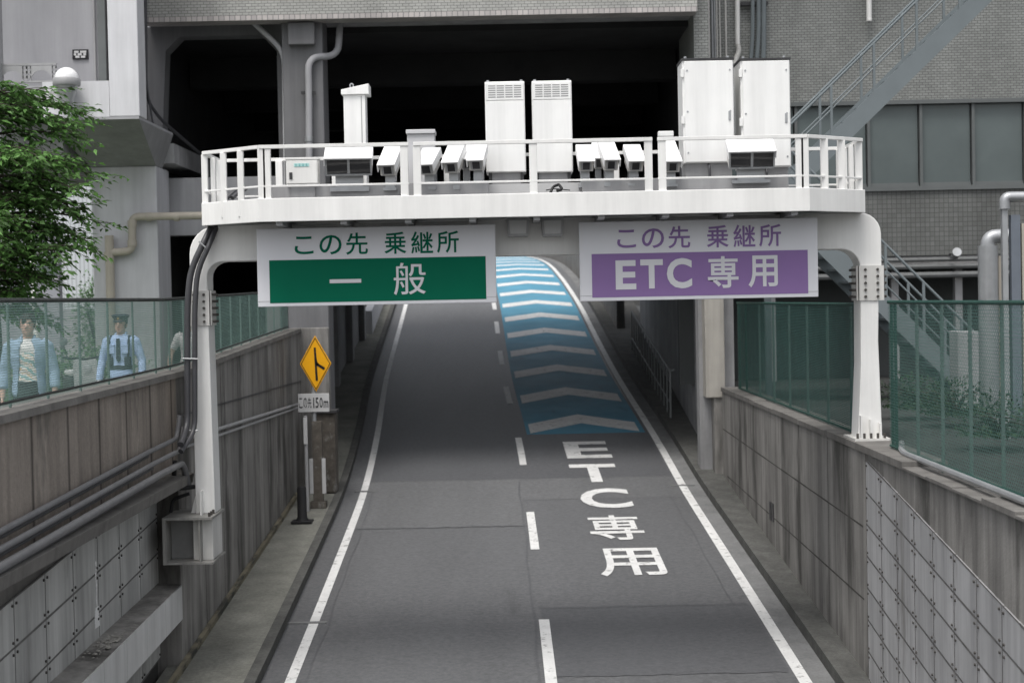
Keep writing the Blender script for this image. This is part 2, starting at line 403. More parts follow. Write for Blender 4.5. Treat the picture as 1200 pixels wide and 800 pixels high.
# lane dashes
for (xc, ya, yb) in ((631, 726, 806), (619, 600, 644), (603.5, 513, 545), (592.5, 453, 473), (587, 411, 427), (580, 377, 391), (576, 355, 363)):
    a, b = hit(xc, yb), hit(xc, ya)
    if yb > 800: a.y = b.y - 4.0
    rpart(sheet(a.y, b.y, lambda d: rx(d) - 3.245, lambda d: rx(d) - 3.095, .009), 'lane_dash', PAINT)
# blue lane with chevrons
b0 = hit(680, 508).y
rpart(sheet(b0, 128, lambda d: rx(d) - 2.95, lambda d: rx(d) - .16, .006), 'blue_lane', PAINT_B)
for k in range(16):
    d = b0 + .1 + 3.6 * k; mb = MB(); n = 12
    for i in range(n + 1):
        t = i / n; a = 1 - abs(2 * t - 1)
        for q in (0, 1.05):
            dd = d + a * 1.05 + q; mb.v.append(Vector((rx(dd) - 2.86 + t * 2.58, dd, rz(dd) + .011)))
    for i in range(n): mb.face((2 * i, 2 * i + 2, 2 * i + 3, 2 * i + 1))
    rpart(mb, 'chevron', PAINT)
# road lettering
for ch, xa0, xa1, yt, yb in (('E', 662, 714, 517.5, 537), ('T', 669, 724, 544, 565), ('C', 680, 739, 572.5, 595.5), ('専', 690, 753, 604, 633), ('用', 700, 777, 642.5, 675)):
    ym = (yt + yb) / 2; L_ = hit(xa0, ym); R_ = hit(xa1, ym); d0 = hit((xa0 + xa1) / 2, yb).y; d1 = hit((xa0 + xa1) / 2, yt).y
    mb = MB(); k = rx(L_.y)
    put_glyph(mb, ch, lambda u, v: (L_.x + (R_.x - L_.x) * u + rx(d0 + (d1 - d0) * v) - k, d0 + (d1 - d0) * v, rz(d0 + (d1 - d0) * v) + .012), .025 if ord(ch) < 999 else .012)
    rpart(mb, 'lettering', PAINT)
# expansion joints
for px, py, w in ((358, 730, .62), (430, 576, .5), (800, 569, .5)):
    p = hit(px, py); rpart(MB().box(p.x - w / 2, p.x + w / 2, p.y - .05, p.y + .05, p.z - .02, p.z + .02), 'joint_plate', GUT)

def walk(xa, xb, d0, d1, h):
    ds = [d0 + (d1 - d0) * i / 80 for i in range(81)]
    return MB().loft(ds, lambda d: ((xa(d), rz(d) - .3), (xb(d), rz(d) - .3), (xb(d), rz(d) + h), (xa(d), rz(d) + h)))
wl = struct(walk(lambda d: lwall(d) - .2, lambda d: rx(d) - 7.02, -8, 62, .14).build('walkway_left', WALK))
walk(lambda d: rx(d) - 7.015, lambda d: rx(d) - 6.87, -8, 62, .15).build('kerb', KERB, wl)
wr = struct(walk(lambda d: rx(d) + .50, lambda d: 4.5, -8, 62, .16).build('walkway_right', KERB))
walk(lambda d: rx(d) + .36, lambda d: rx(d) + .495, -8, 62, .175).build('kerb', KERB, wr)

# ------------------------------------------------------------------ retaining walls
def ltop(d): return Z(float(np.interp(d, [-8, 14, 21.7, 31.5, 34], [-.95, -.88, -.83, -.53, -.46])))
ds = [-8 + 41.2 * i / 60 for i in range(61)]
dsa = [-8 + 28.9 * i / 40 for i in range(41)]; dsb = [20.9 + 12.3 * i / 20 for i in range(21)]
lw = thing('retaining_wall', 'brown stained concrete wall left of the road with recessed bolted panels and ledge', 'wall', (LW, 20, rz(20)))
MB().loft(dsa, lambda d: ((-4.68, Z(-2.22)), (LW, Z(-2.22)), (LW, ltop(d) - .07), (-4.68, ltop(d) - .07))).build('upper_wall', CONC_B, lw)
MB().loft(dsb, lambda d: ((-4.78, rz(d) - .4), (LW, rz(d) - .4), (LW, ltop(d) - .07), (-4.78, ltop(d) - .07))).build('wall', CONC, lw)
MB().loft(ds, lambda d: ((-4.74, ltop(d) - .07), (-4.30, ltop(d) - .07), (-4.31, ltop(d)), (-4.74, ltop(d)))).build('coping', CONC_C, lw)
MB().loft(dsa, lambda d: ((-4.95, rz(d) - .4), (-4.63, rz(d) - .4), (-4.63, Z(-2.2)), (-4.95, Z(-2.2)))).build('recessed_wall', CONC_C, lw)
MB().loft(dsa, lambda d: ((-4.63, Z(-2.30)), (-4.16, Z(-2.26)), (-4.14, Z(-2.14)), (-4.36, Z(-2.10)), (-4.63, Z(-2.10)))).build('ledge', CONC_C, lw)

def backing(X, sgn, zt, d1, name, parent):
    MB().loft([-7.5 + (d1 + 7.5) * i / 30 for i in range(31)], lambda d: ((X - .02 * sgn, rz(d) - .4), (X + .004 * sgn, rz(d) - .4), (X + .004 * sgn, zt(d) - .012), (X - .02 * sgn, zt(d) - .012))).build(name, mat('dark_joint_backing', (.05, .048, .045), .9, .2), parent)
def panels(X, sgn, cols, rows, zt, ztop, pw, ph, slope, prow, name, m, parent, last=None):
    mb = MB(); bb = MB()
    for c in range(cols):
        d1 = prow - c * pw; d0 = d1 - pw
        for r in range(rows):
            def q(d, k): return zt(d) - k * ph
            g = .011; x1 = X; x0 = X + .03 * sgn
            xs = (x0, x1)
            b = len(mb.v)
            for x in xs:
                for d, k in ((d0 + g, r), (d1 - g, r), (d1 - g, r + 1), (d0 + g, r + 1)):
                    z = q(d, k) - (g if k == r else -g); mb.v.append(Vector((x, d, z)))
            for f in ((0, 1, 2, 3), (7, 6, 5, 4), (0, 4, 5, 1), (1, 5, 6, 2), (2, 6, 7, 3), (3, 7, 4, 0)): mb.face([b + i for i in f])
            for d in (d0 + .06, d1 - .06):
                for k, s_ in ((r, -.055), (r + 1, .055)):
                    z = q(d, k) + s_
                    bb.tube([(x0 - .001 * sgn, d, z), (x0 + .014 * sgn, d, z)], .015, 6)
    o = mb.build(name, m, parent)
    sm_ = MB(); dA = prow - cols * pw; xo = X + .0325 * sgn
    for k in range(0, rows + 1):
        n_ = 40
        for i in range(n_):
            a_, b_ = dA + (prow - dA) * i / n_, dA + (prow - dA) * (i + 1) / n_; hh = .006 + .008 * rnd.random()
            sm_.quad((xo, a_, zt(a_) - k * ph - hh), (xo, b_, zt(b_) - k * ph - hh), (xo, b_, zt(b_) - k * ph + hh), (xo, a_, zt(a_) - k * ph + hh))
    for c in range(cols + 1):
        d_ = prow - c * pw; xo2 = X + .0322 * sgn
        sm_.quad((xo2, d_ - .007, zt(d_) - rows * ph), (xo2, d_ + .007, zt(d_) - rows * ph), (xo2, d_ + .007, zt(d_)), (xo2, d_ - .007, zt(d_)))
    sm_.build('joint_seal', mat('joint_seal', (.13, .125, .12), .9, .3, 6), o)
    bb.build('bolt', BOLT, o)['kind'] = 'stuff'; return o
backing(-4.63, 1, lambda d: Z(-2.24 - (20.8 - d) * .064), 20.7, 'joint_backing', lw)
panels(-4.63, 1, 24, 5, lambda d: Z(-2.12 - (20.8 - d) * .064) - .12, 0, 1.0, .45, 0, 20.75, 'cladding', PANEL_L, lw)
# projecting box with pale face panels
bx = MB().loft([-6 + 26.7 * i / 30 for i in range(31)], lambda d: ((-4.6, Z(-4.0 - (20.7 - d) * .03)), (-4.31, Z(-4.0 - (20.7 - d) * .03)), (-4.31, Z(-3.55 - (20.7 - d) * .025)), (-4.6, Z(-3.53 - (20.7 - d) * .025)))).build('boxed_ledge', CONC, lw)
pm = MB()
for c in range(26):
    d1 = 20.69 - c; d0 = d1 - .985
    zz = lambda d, t: Z((-3.56 if t else -3.99) - (20.7 - d) * (.025 if t else .03))
    b = len(pm.v)
    for x in (-4.309, -4.29):
        for d, t in ((d0, 0), (d1, 0), (d1, 1), (d0, 1)): pm.v.append(Vector((x, d, zz(d, t))))
    for f in ((0, 3, 2, 1), (4, 5, 6, 7), (0, 1, 5, 4), (1, 2, 6, 5), (2, 3, 7, 6), (3, 0, 4, 7)): pm.face([b + i for i in f])
pm.build('face_panel', PANEL_W, lw)
# efflorescence streak on the cladding
st = MB()
for k in range(52):
    z = -2.75 - k * .014; w = .012 + .02 * rnd.random() + (.0016 * k if k > 35 else 0); d = 17.65 + .01 * math.sin(k * .4)
    st.quad((-4.596, d - w, Z(z - .014)), (-4.596, d + w, Z(z - .014)), (-4.596, d + w * .9, Z(z)), (-4.596, d - w * .9, Z(z)))
st.build('lime_stain', mat('lime_stain', (.78, .78, .77), .9, .1, 20), lw)
ru = MB()
for k in range(150):
    p = Vector((-4.36 - rnd.random() * .2, 17.5 + rnd.gauss(0, .35), Z(-3.62) + .01)); s = .008 + .022 * rnd.random() ** 2
    ru.ell(p, s, s * rnd.uniform(.8, 1.6), s * .45, 5, 4, Matrix.Rotation(rnd.random() * 6, 3, 'Z'))
tag(ru.build('rubble', mat('lime_rubble', (.30, .29, .265), .95, .3, 20)), 'crumbled pale lime debris lying on the boxed ledge below a white streak', 'rubble')
# wall-foot cable duct and handrail pipe on the left wall
MB().loft([10 + 22 * i / 40 for i in range(41)], lambda d: ((LW + .005, rz(d) + .13), (LW + .07, rz(d) + .13), (LW + .07, rz(d) + .22), (LW + .005, rz(d) + .22))).build('foot_duct', mat('duct_yellowed', (.2, .18, .13), .8, .3, 2, (1, .4, 1), blot=((.05, .05, .045), 3, .5, (1, .3, 1))), lw)
tag(MB().tube([(LW + .05, 21.2, Z(-1.73)), (LW + .05, 32.3, Z(-1.98))], .028, 8).tube([(LW + .05, 21.2, Z(-1.83)), (LW + .05, 32.3, Z(-2.05))], .022, 8).build('wall_conduit', GREYM, smooth=True), 'pair of thin grey conduits along left wall beyond the gantry column', 'conduit')
tag(MB().loft(dsb, lambda d: ((LW + .002, Z(-1.42) - (d - 20.9) * .012), (LW + .02, Z(-1.42) - (d - 20.9) * .012), (LW + .02, Z(-1.405) - (d - 20.9) * .012), (LW + .002, Z(-1.405) - (d - 20.9) * .012))).build('wall_cable', CABLE), 'thin black cable sagging along left wall above the grey conduits', 'cable')

rw = thing('retaining_wall', 'grey stained concrete wall right of the road with pale bolted panels nearest', 'wall', (RW, 20, rz(20)))
RT_ = Z(-1.86)
MB().loft([19.75 + 13.4 * i / 20 for i in range(21)], lambda d: ((RW, rz(d) - .4), (4.75, rz(d) - .4), (4.75, RT_ - .08), (RW, RT_ - .08))).build('wall', CONC, rw)
MB().loft([-8 + 27.75 * i / 30 for i in range(31)], lambda d: ((RW + .03, rz(d) - .4), (4.75, rz(d) - .4), (4.75, RT_ - .08), (RW + .03, RT_ - .08))).build('wall', CONC, rw)
cj = MB()
for off in (.85, 1.75):
    for i in range(24):
        a_, b_ = 19.9 + 13.2 * i / 24, 19.9 + 13.2 * (i + 1) / 24; h_ = .008 + .006 * rnd.random()
        za_, zb_ = RT_ - off - (33 - a_) * .012, RT_ - off - (33 - b_) * .012
        if za_ > rz(a_) + .3: cj.quad((RW - .002, a_, za_ - h_), (RW - .002, b_, zb_ - h_), (RW - .002, b_, zb_ + h_), (RW - .002, a_, za_ + h_))
for d_ in (22.1, 24.3, 26.5, 28.7, 30.9): cj.quad((RW - .0022, d_ - .012, rz(d_)), (RW - .0022, d_ + .012, rz(d_)), (RW - .0022, d_ + .012, RT_ - .08), (RW - .0022, d_ - .012, RT_ - .08))
cj.build('construction_joint', mat('joint_grime', (.07, .067, .06), .95, .3, 8), rw)
cj = MB()
for d_ in (22.6, 24.1, 25.6, 27.1, 28.6, 30.1, 31.6): cj.quad((LW + .002, d_ - .014, rz(d_) + .2), (LW + .002, d_ + .014, rz(d_) + .2), (LW + .002, d_ + .014, ltop(d_) - .08), (LW + .002, d_ - .014, ltop(d_) - .08))
cj.build('construction_joint', mat('joint_grime', (.07, .067, .06), .95, .3, 8), lw)
cp = MB()
d = 33.15; k = 0
while d > -8:
    L_ = 1.0 if d < 19.75 else 2.2; d0 = d - L_
    off = rnd.uniform(-.012, .012) - (.03 if d < 18 else 0) - (.03 * (k % 2) if d < 18 else 0)
    cp.box(RW - .03, 4.76, d0 + .006, d - .006, RT_ - .08, RT_ + off); d = d0; k += 1
cp.build('coping', CONC_C, rw, bevel=.012)
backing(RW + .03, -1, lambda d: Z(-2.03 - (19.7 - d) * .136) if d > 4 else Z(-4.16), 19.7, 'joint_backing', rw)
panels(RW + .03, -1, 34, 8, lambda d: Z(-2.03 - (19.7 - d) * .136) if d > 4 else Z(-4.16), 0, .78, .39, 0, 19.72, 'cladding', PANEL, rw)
tag(MB().tube(bend([(4.62, 19.3, RT_ + .07), (4.45, 18.6, RT_ + .03), (4.42, 14, RT_ + .03), (4.42, -6, RT_ + .03)], .4), .035, 8).build('pipe', GALV, smooth=True), 'long silver pipe along top of right wall under the green fence', 'pipe')
tag(MB().box(RW - .02, RW + .02, 27.0, 27.16, Z(-3.75), Z(-3.45)).box(RW - .02, RW + .02, 26.75, 26.9, Z(-3.75), Z(-3.45)).build('drain_hatch', DKMET), 'dark paired drain slot low on the right wall', 'drain')

# ------------------------------------------------------------------ fences
def fence(name, label, p0, p1, zb, zt, net, railm, posts, pitch=.04, hp=.024, wire=.0065, hw=.0055, toprail=.022, lean=None):
    t = thing(name, label, 'fence', (p0[0], p0[1], zb(p0[1])))
    dx = p1[0] - p0[0]; dy = p1[1] - p0[1]; Ln = math.hypot(dx, dy); dr = Vector((dx / Ln, dy / Ln, 0))
    def P(s, z): return Vector((p0[0] + dr.x * s, p0[1] + dr.y * s, z))
    def lim(s): y = p0[1] + dr.y * s; return zb(y), zt(y)
    n = MB(); s = -2.2
    sd_ = dr.cross(Vector((0, 0, 1))) * .001
    up = dr.cross(Vector((0, 0, 1)))
    while s < Ln + 2.2:                      # chain link: two families of diagonals as thin ribbons
        for sg in (1, -1):
            a = s; za, zb_ = lim(min(max(s, 0), Ln)); H = zb_ - za; e = s + sg * H
            t0, t1 = 0.0, 1.0
            lo, hi = min(a, e), max(a, e)
            if hi < 0 or lo > Ln: continue
            if e != a:
                ts = sorted(((0 - a) / (e - a), (Ln - a) / (e - a))); t0 = max(0, ts[0]); t1 = min(1, ts[1])
            if t1 <= t0: continue
            A = P(a + (e - a) * t0, za + H * t0); B = P(a + (e - a) * t1, za + H * t1)
            w = wire / 2; q = Vector((-dr.x * sg, -dr.y * sg, 1)).normalized() * w
            o_ = up * (.002 * sg)
            n.quad(A + q + o_, B + q + o_, B - q + o_, A - q + o_)
        s += pitch
    za, zc = lim(0); H0 = zc - za; k = int(H0 / hp)
    for i in range(1, k):                    # woven net threads
        tt = i / k; seg = 14
        for j in range(seg):
            s0, s1 = Ln * j / seg, Ln * (j + 1) / seg
            l0, l1 = lim(s0), lim(s1)
            z0 = l0[0] + (l0[1] - l0[0]) * tt; z1 = l1[0] + (l1[1] - l1[0]) * tt
            A, B = P(s0, z0) + up * .008, P(s1, z1) + up * .008; h = Vector((0, 0, hw / 2))
            n.quad(A + h, B + h, B - h, A - h)
    n.build('net', net, t)
    segs = [Ln * i / 14 for i in range(15)]
    MB().tube([P(s, lim(s)[1]) for s in segs], toprail, 8).build('top_rail', railm, t, smooth=True)
    MB().tube([P(s, lim(s)[0] + .04) for s in segs], .014, 8).build('bottom_rail', railm, t, smooth=True)
    for s in posts:
        if s <= Ln:
            l0, l1 = lim(s); MB().tube([P(s, l0 - .12) - up * .035, P(s, l1 + .02) - up * .035], .02 if railm is not FENK else .014, 8).build('post', FENG if railm is not FENK and s < 1 else POSTG, t, smooth=True)
    return t
ftopL = lambda y: Z(float(np.interp(y, [-8, 14, 21, 32], [.08, .09, .10, .27])))
fence('mesh_fence', 'pale green net fence with dark top rail on left wall nearest, people behind', (-4.50, 8), (-4.50, 20.9), lambda y: ltop(y) + .02, ftopL, NETG, FENK, [.6 + 1.2 * i for i in range(11)])
fence('mesh_fence', 'pale green net fence on left wall beyond the white gantry column', (-4.50, 20.95), (-4.50, 32.6), lambda y: ltop(y) + .02, ftopL, NETG, FENK, [.5 + .95 * i for i in range(13)], pitch=.055, wire=.009, hw=.008)
ftR = lambda y: Z(-.11)
fence('mesh_fence', 'tall dark green chain-link fence on right wall nearest the viewer', (4.50, 19.35), (4.50, 6), lambda y: RT_ + .0, ftR, NETR, FENG, [0, .18] + [1.2 + 1.05 * i for i in range(12)], pitch=.058, wire=.009, hp=.034, hw=.004)
fence('mesh_fence', 'dark green net fence on right wall between beige pillar and white column', (4.50, 32.3), (4.50, 21.0), lambda y: RT_, lambda y: Z(-.14), NETD, FENG, [0, .9] + [2.6 + 1.6 * i for i in range(6)], pitch=.05, hp=.024, wire=.006, hw=.009)

# ------------------------------------------------------------------ central overhead building
D0 = 33.0
def X(px, d): return W(px, 300, d).x
def Zp(px, py, d): return W(px, py, d).z
cb = thing('overhead_building', 'pale tiled building bridging the road over a black void', 'building', (-.5, 40, Z(-3)))
zf = Zp(500, 20, D0)
xl, xr_ = X(170, D0), X(822, D0)
MB().box(xl, xr_, D0, D0 + .5, zf + .10, zf + 7).build('tiled_facade', TILE_A, cb)
MB().box(xl, xr_, D0 - .012, D0 + .5, zf, zf + .097).build('edge_course', TILE_E, cb)
MB().box(xl, xr_, D0 + .5, 53, zf + .08, zf + .6).build('deck', CONC_D, cb)
MB().box(xl - .3, xr_ + 10, D0 + .5, 53, zf + 6.4, zf + 6.9).build('roof', CONC_G, cb)
# central pier, full height
MB().box(X(336, 33.4), X(383.5, 33.4), 33.4, 34.3, rz(34) - .5, zf + .1).build('pier', CONC_M, cb, bevel=.02)
MB().box(X(338, 33.2), X(383, 33.2), 33.15, 33.4, rz(33) - .4, Zp(360, 384, 33.2)).build('pier_base', CONC, cb, bevel=.02)
MB().box(X(344, 33.3), X(375, 33.3), 33.2, 33.4, Zp(360, 53, 33.3), zf - .02).build('pier_capital', CONC_M, cb, bevel=.02)
# left bay portal with chamfered corners
xa, xb_ = X(172, 34), X(336, 34); ja, jb = X(200, 34), X(330, 34); jt = Zp(260, 42, 34)
zlow = Z(2.69)
MB().prism([(xa, zlow), (X(191, 34), zlow), (ja, Zp(200, 60, 34)), (X(217, 34), jt), (X(312, 34), jt), (jb, Zp(330, 60, 34)), (jb, zlow), (xb_, zlow), (xb_, zf + .08), (xa, zf + .08)], 34, 34.5).build('portal_frame', CONC_M, cb)
MB().box(xa, xb_, 33.9, 34.35, Z(1.96), Z(2.69)).build('spandrel', CONC_G, cb, bevel=.02)
MB().box(X(383, 34), RW + .1, 33.9, 34.35, Z(1.5), Z(2.35)).build('spandrel', CONC_D, cb)
MB().prismx([(33.95, Z(1.5)), (34.5, Z(1.5)), (34.5, Z(1.96)), (33.95, Z(1.96))], X(178, 34), xb_).build('beam', CONC_G, cb)
# tunnel roof slab, sloping with the road, and tunnel walls
MB().loft([34.35, 53], lambda d: ((-5.2, Z(1.5 + (d - 34) * .125)), (4.6, Z(1.5 + (d - 34) * .125)), (4.6, Z(1.9 + (d - 34) * .125)), (-5.2, Z(1.9 + (d - 34) * .125)))).build('underpass_roof', mat('pale_soffit', (.5, .5, .5), .9, .1, 1), cb)
tl = MB().loft([34.3 + 18.7 * i / 20 for i in range(21)], lambda d: ((-5.2, rz(d) - .5), (-4.9, rz(d) - .5), (-4.9, Z(1.52 + (d - 34) * .125)), (-5.2, Z(1.52 + (d - 34) * .125))))
tl.build('underpass_wall', CONC_D, cb)
for d in (36, 40, 44, 48, 52):
    MB().box(-4.9, -4.72, d, d + .5, rz(d) - .1, Z(1.5 + (d - 34) * .125)).build('wall_rib', CONC_D, cb)
tr = MB().loft([33.6 + 19.4 * i / 20 for i in range(21)], lambda d: ((4.2, rz(d) - .5), (4.6, rz(d) - .5), (4.6, Z(1.52 + (d - 34) * .125)), (4.2, Z(1.52 + (d - 34) * .125))))
tr.build('underpass_wall', CONC_D, cb)
MB().box(X(826, 33), X(849, 33), 33.2, 33.7, Zp(840, 466, 33.2), Z(2.0)).build('pillar', mat('warm_painted_concrete', (.38, .36, .325), .8, .08, 1.5, streak=.18), cb, bevel=.02, label='beige pillar at right of the underpass mouth')
MB().box(X(834, 33.25), 4.6, 33.25, 33.68, rz(33) - .5, Zp(840, 466, 33.2) - .003).build('pillar_base', CONC, cb)
MB().box(X(815, 34), 4.6, 33.7, 34.2, rz(34) - .5, Z(1.95)).build('pillar', CONC_D, cb)
# interiors of the void and left room, their shade put into the colour
MB().box(-7.5, 4.3, 52.4, 53, Z(3.95), zf + .1).build('void_back_wall', SHADE, cb)
MB().box(-7.6, -7.35, 34.5, 52.4, GL - .1, zf + .1).build('void_side_wall', SHADE, cb)
MB().box(3.95, 4.25, 34.5, 52.4, Z(1.9), zf + .1).build('void_side_wall', SHADE, cb)
MB().box(-7.35, -5.2, 34.5, 52.4, Z(1.75), Z(2.0)).build('void_floor', SHADE, cb)
MB().box(-7.35, 3.95, 34.5, 52.4, zf - .05, zf + .075).build('void_ceiling', SHADE, cb)
MB().box(-7.35, -5.2, 44, 44.3, GL - .1, Z(1.75)).build('room_back_wall', SHADE, cb)

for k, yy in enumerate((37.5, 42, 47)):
    MB().box(-7.3, 3.9, yy, yy + .5, zf - .75, zf - .055).build('girder', SHADE, cb)
# right building with tiles and windows
RD = 36.0
rb = thing('tiled_building', 'grey tiled building on the right with a band of grey windows', 'building', (9, RD, GR))
x0 = xr_ - .02; x1 = 26
zw1 = Zp(1060, 119, RD); zw0 = Zp(1060, 221, RD); zb0 = Zp(1060, 300, RD)
MB().box(x0, x1, RD, RD + .4, zw1, zw1 + 9).build('upper_wall', TILE_R, rb)
MB().box(x0, x1, RD, RD + .4, zb0, zw0).build('lower_wall', TILE_B, rb)
MB().box(x0, x1, RD - .06, RD + .3, zw0 - .05, zw0 + .05).build('sill_band', FRAME, rb)
MB().box(x0, x1, RD - .03, RD + .3, zw1 - .06, zw1 + .03).build('head_band', FRAME, rb)
wx = [935, 1020, 1081, 1141, 1200]
xs = [x0 + .3, X(935, RD), X(1020, RD)] + [X(1020, RD) + 1.16 * i for i in range(1, 14)]
for i in range(len(xs) - 1):
    w = MB().box(xs[i] + .045, xs[i + 1] - .045, RD + .13, RD + .16, zw0 + .05, zw1 - .06).build('window', GLW, rb)
    f = MB(); f.box(xs[i] - .02, xs[i] + .04, RD + .03, RD + .16, zw0 + .05, zw1 - .06); f.box(xs[i] + .045, xs[i + 1] - .045, RD + .08, RD + .125, zw0 + .05, zw0 + .13)
    f.build('window_frame', FRAME, w)
MB().box(x0, x1, RD + .5, RD + .8, zw0 - .1, zw1 + .1).build('inner_wall', CONC_D, rb)
MB().box(x0, x1, RD + 1.4, RD + 1.7, GR - .1, zb0 + .1).build('base_wall', mat('dark_base_wall', (.09, .095, .095), .9, .15, 1), rb)
MB().box(x0, x1, RD + .05, RD + 1.4, zb0 - .28, zb0 - .003).build('soffit', CONC_D, rb)
MB().box(x0, x0 + .3, RD - 2.5, RD + .0, Z(2), zw1 + 9).build('return_wall', TILE_R, rb)
MB().box(x0, x1, RD + .4, 62, zw1 + 8.6, zw1 + 8.9).build('roof', CONC_G, rb)
for py, r in ((306, .05), (314, .06), (324, .07)):
    p = W(1000, py, RD - .1); tag(MB().tube([(4.6, RD - .1, p.z), (x1, RD - .1, p.z)], r, 8).build('pipe', mat('dark_pipe', (.15, .155, .155), .5, .1), smooth=True),
        {306: 'thin upper grey pipe along foot of the right tiled wall', 314: 'middle grey pipe of three along foot of right tiled wall', 324: 'thickest lowest grey pipe along foot of right tiled wall'}[py], 'pipe', 'pipes along the right building')
for px, a, b in ((905, 342, 353), (1050, 318, 353), (1125, 318, 353)):
    p = W(px, 330, RD); MB().box(p.x - .08, p.x + .08, RD + .1, RD + .3, GR - .1, zb0 - .28).build('support', GREYM, rb)
# service pipes at the top of the tiled wall
t = thing('pipe_bundle', 'bundle of slim white and grey pipes climbing the tiled wall behind tall cabinets', 'pipes', (X(850, 35.8), 35.8, Z(2.5)))
for px, r, m in ((829, .045, STEEL_WD), (834.5, .04, STEEL_WD), (839, .025, GALV), (842, .022, GALV), (844.5, .018, STEEL_WD), (848, .016, STEEL_WD), (855, .022, STEEL_WD)):
    x = X(px, 35.85); MB().tube([(x, 35.85, Z(1.5)), (x, 35.85, Z(9))], r, 8).build('pipe', m, t, smooth=True)
t = thing('downpipe', 'single thick white downpipe on tiled wall between pipe bundles', 'pipe', (X(864, 35.85), 35.85, Z(3)))
MB().tube([W(863.5, -60, 35.8), W(864.5, 52, 35.8)], .055, 10).build('pipe', STEEL_W, t, smooth=True)
MB().tube(bend([W(864.5, 52, 35.8), W(866, 60, 35.8), W(860, 76, 35.75)], .06), .06, 10).build('elbow', STEEL_WD, t, smooth=True)
t = thing('pipe_bundle', 'thicker blue-grey conduits curving down tiled wall above rightmost tall cabinet', 'pipes', (X(890, 35.8), 35.8, Z(3)))
for px, r in ((882, .045), (889, .05), (895, .055)):
    MB().tube(bend([W(px, -60, 35.75), W(px, 45, 35.75), W(px - 4 if px < 890 else px - 1, 90, 35.75)], .4), r, 8).build('pipe', STAIRM, t, smooth=True)
MB().box(*sorted((X(873, 35.9), X(904, 35.9))), 35.82, 35.95, Zp(890, 7, 35.9), Zp(890, 3, 35.9)).build('bracket', DKMET, t)
tag(MB().tube([W(1018, -30, 35.8), W(1018.5, 22, 35.8)], .06, 10).tube([W(1018.5, 22, 35.8), W(1018.5, 25, 35.8)], .065, 10).build('downpipe', STEEL_W, smooth=True), 'short white pipe end hanging on upper tiled wall above stairs', 'pipe')

# outdoor steel stair
stt = thing('stairway', 'blue-grey steel outdoor stair climbing right across the tiled building', 'stairs', (7, 30.5, GR))
def flight(pA, pB, d0, d1, n, nm):
    A = Vector(pA); B = Vector(pB)
    for d in (d0, d1):
        a = Vector((A.x, d, A.z)); b = Vector((B.x, d, B.z)); MB().bar(a, b, .06, .32).build('stringer', STAIRM, stt)
        h = MB()
        h.tube([a + Vector((0, 0, 1.1)), b + Vector((0, 0, 1.1))], .024, 8); h.tube([a + Vector((0, 0, .65)), b + Vector((0, 0, .65))], .016, 6)
        ho = h.build('handrail', STAIRM, stt, smooth=True)
        for i in range(6):
            p = a.lerp(b, (i + .5) / 6); MB().bar(p, p + Vector((0, 0, 1.1)), .045).build('baluster', STAIRM, ho)
    tm = MB()
    for i in range(n):
        p = A.lerp(B, (i + .5) / n); tm.box(p.x - .15, p.x + .15, d0 + .03, d1 - .03, p.z - .02, p.z + .02)
    tm.build('treads', STAIRM, stt)
a = W(900, 243, 30); b = W(1200, -50, 30)
flight(a, b, 30, 31.1, 18, 'u')
c = W(860, 178 + 20, 28.5); c.z = a.z
e = W(1150, 470, 28.5); c2 = W(882, 205, 28.5)
flight(c2, e, 28.5, 29.6, 18, 'l')
MB().box(c2.x - .7, c2.x + .1, 28.4, 31.2, a.z - .2, a.z - .02).build('landing', STAIRM, stt)
for xx in (4.9,):
    MB().bar((xx, 31, GR), (xx, 31, a.z - .2), .12).build('leg', STAIRM, stt)

# equipment on the right behind the fence
t = thing('framed_unit', 'tall white pipe-framed unit with bolted panels at right edge', 'equipment', W(1195, 480, 21) * 1)
t.location.z = GR
x0_ = X(1178, 21)
MB().tube(bend([(x0_ + 2.5, 21, Zp(1190, 231, 21)), (x0_, 21, Zp(1178, 231, 21)), (x0_, 21, Zp(1178, 245, 21))], .1), .07, 10).build('top_pipe', GALV, t, smooth=True)
MB().box(x0_ - .04, x0_ + .03, 20.97, 21.05, GR, Zp(1178, 240, 21)).box(x0_ + .55, x0_ + .62, 20.97, 21.05, GR, Zp(1178, 240, 21)).build('upright', GALV, t)
MB().box(x0_ + .08, x0_ + .2, 21.0, 21.1, GR + .3, Zp(1178, 252, 21)).build('blue_panel', mat('blue_grey_panel', (.15, .17, .20), .5, .1), t)
MB().box(x0_ + .22, x0_ + .55, 21.0, 21.2, GR + .3, Zp(1178, 262, 21)).build('cream_panel', mat('cream_panel', (.42, .40, .34), .6, .08), t)
t = thing('exhaust_duct', 'silver insulated duct with a bent top beside the right frame', 'duct', (X(1160, 23), 23, GR))
x_ = X(1160, 23)
MB().tube(bend([(x_ + 1.4, 23, Zp(1160, 277, 23)), (x_ - .03, 23, Zp(1160, 277, 23)), (x_ - .03, 23, Zp(1160, 300, 23))], .16), .10, 14).build('elbow', GALV, t, smooth=True)
MB().tube([(x_ - .03, 23, GR), (x_ - .03, 23, Zp(1160, 288, 23))], .14, 14).build('duct', GALV, t, smooth=True)
MB().box(x_ + .12, x_ + .2, 23, 23.15, GR, Zp(1160, 300, 23)).build('side_panel', BEIGE, t)
t = thing('floodlight', 'small white floodlight on the right tiled wall above the pipes', 'lamp', W(1119, 300, 35.8))
p = W(1119, 298, 35.5)
MB().tube([p + Vector((0, -.18, .05)), p + Vector((.02, .1, -.05))], [.10, .08], 12).build('head', GALV, t, smooth=True)
MB().bar(p + Vector((0, .1, 0)), p + Vector((0, .4, 0)), .05).build('bracket', DKMET, t)

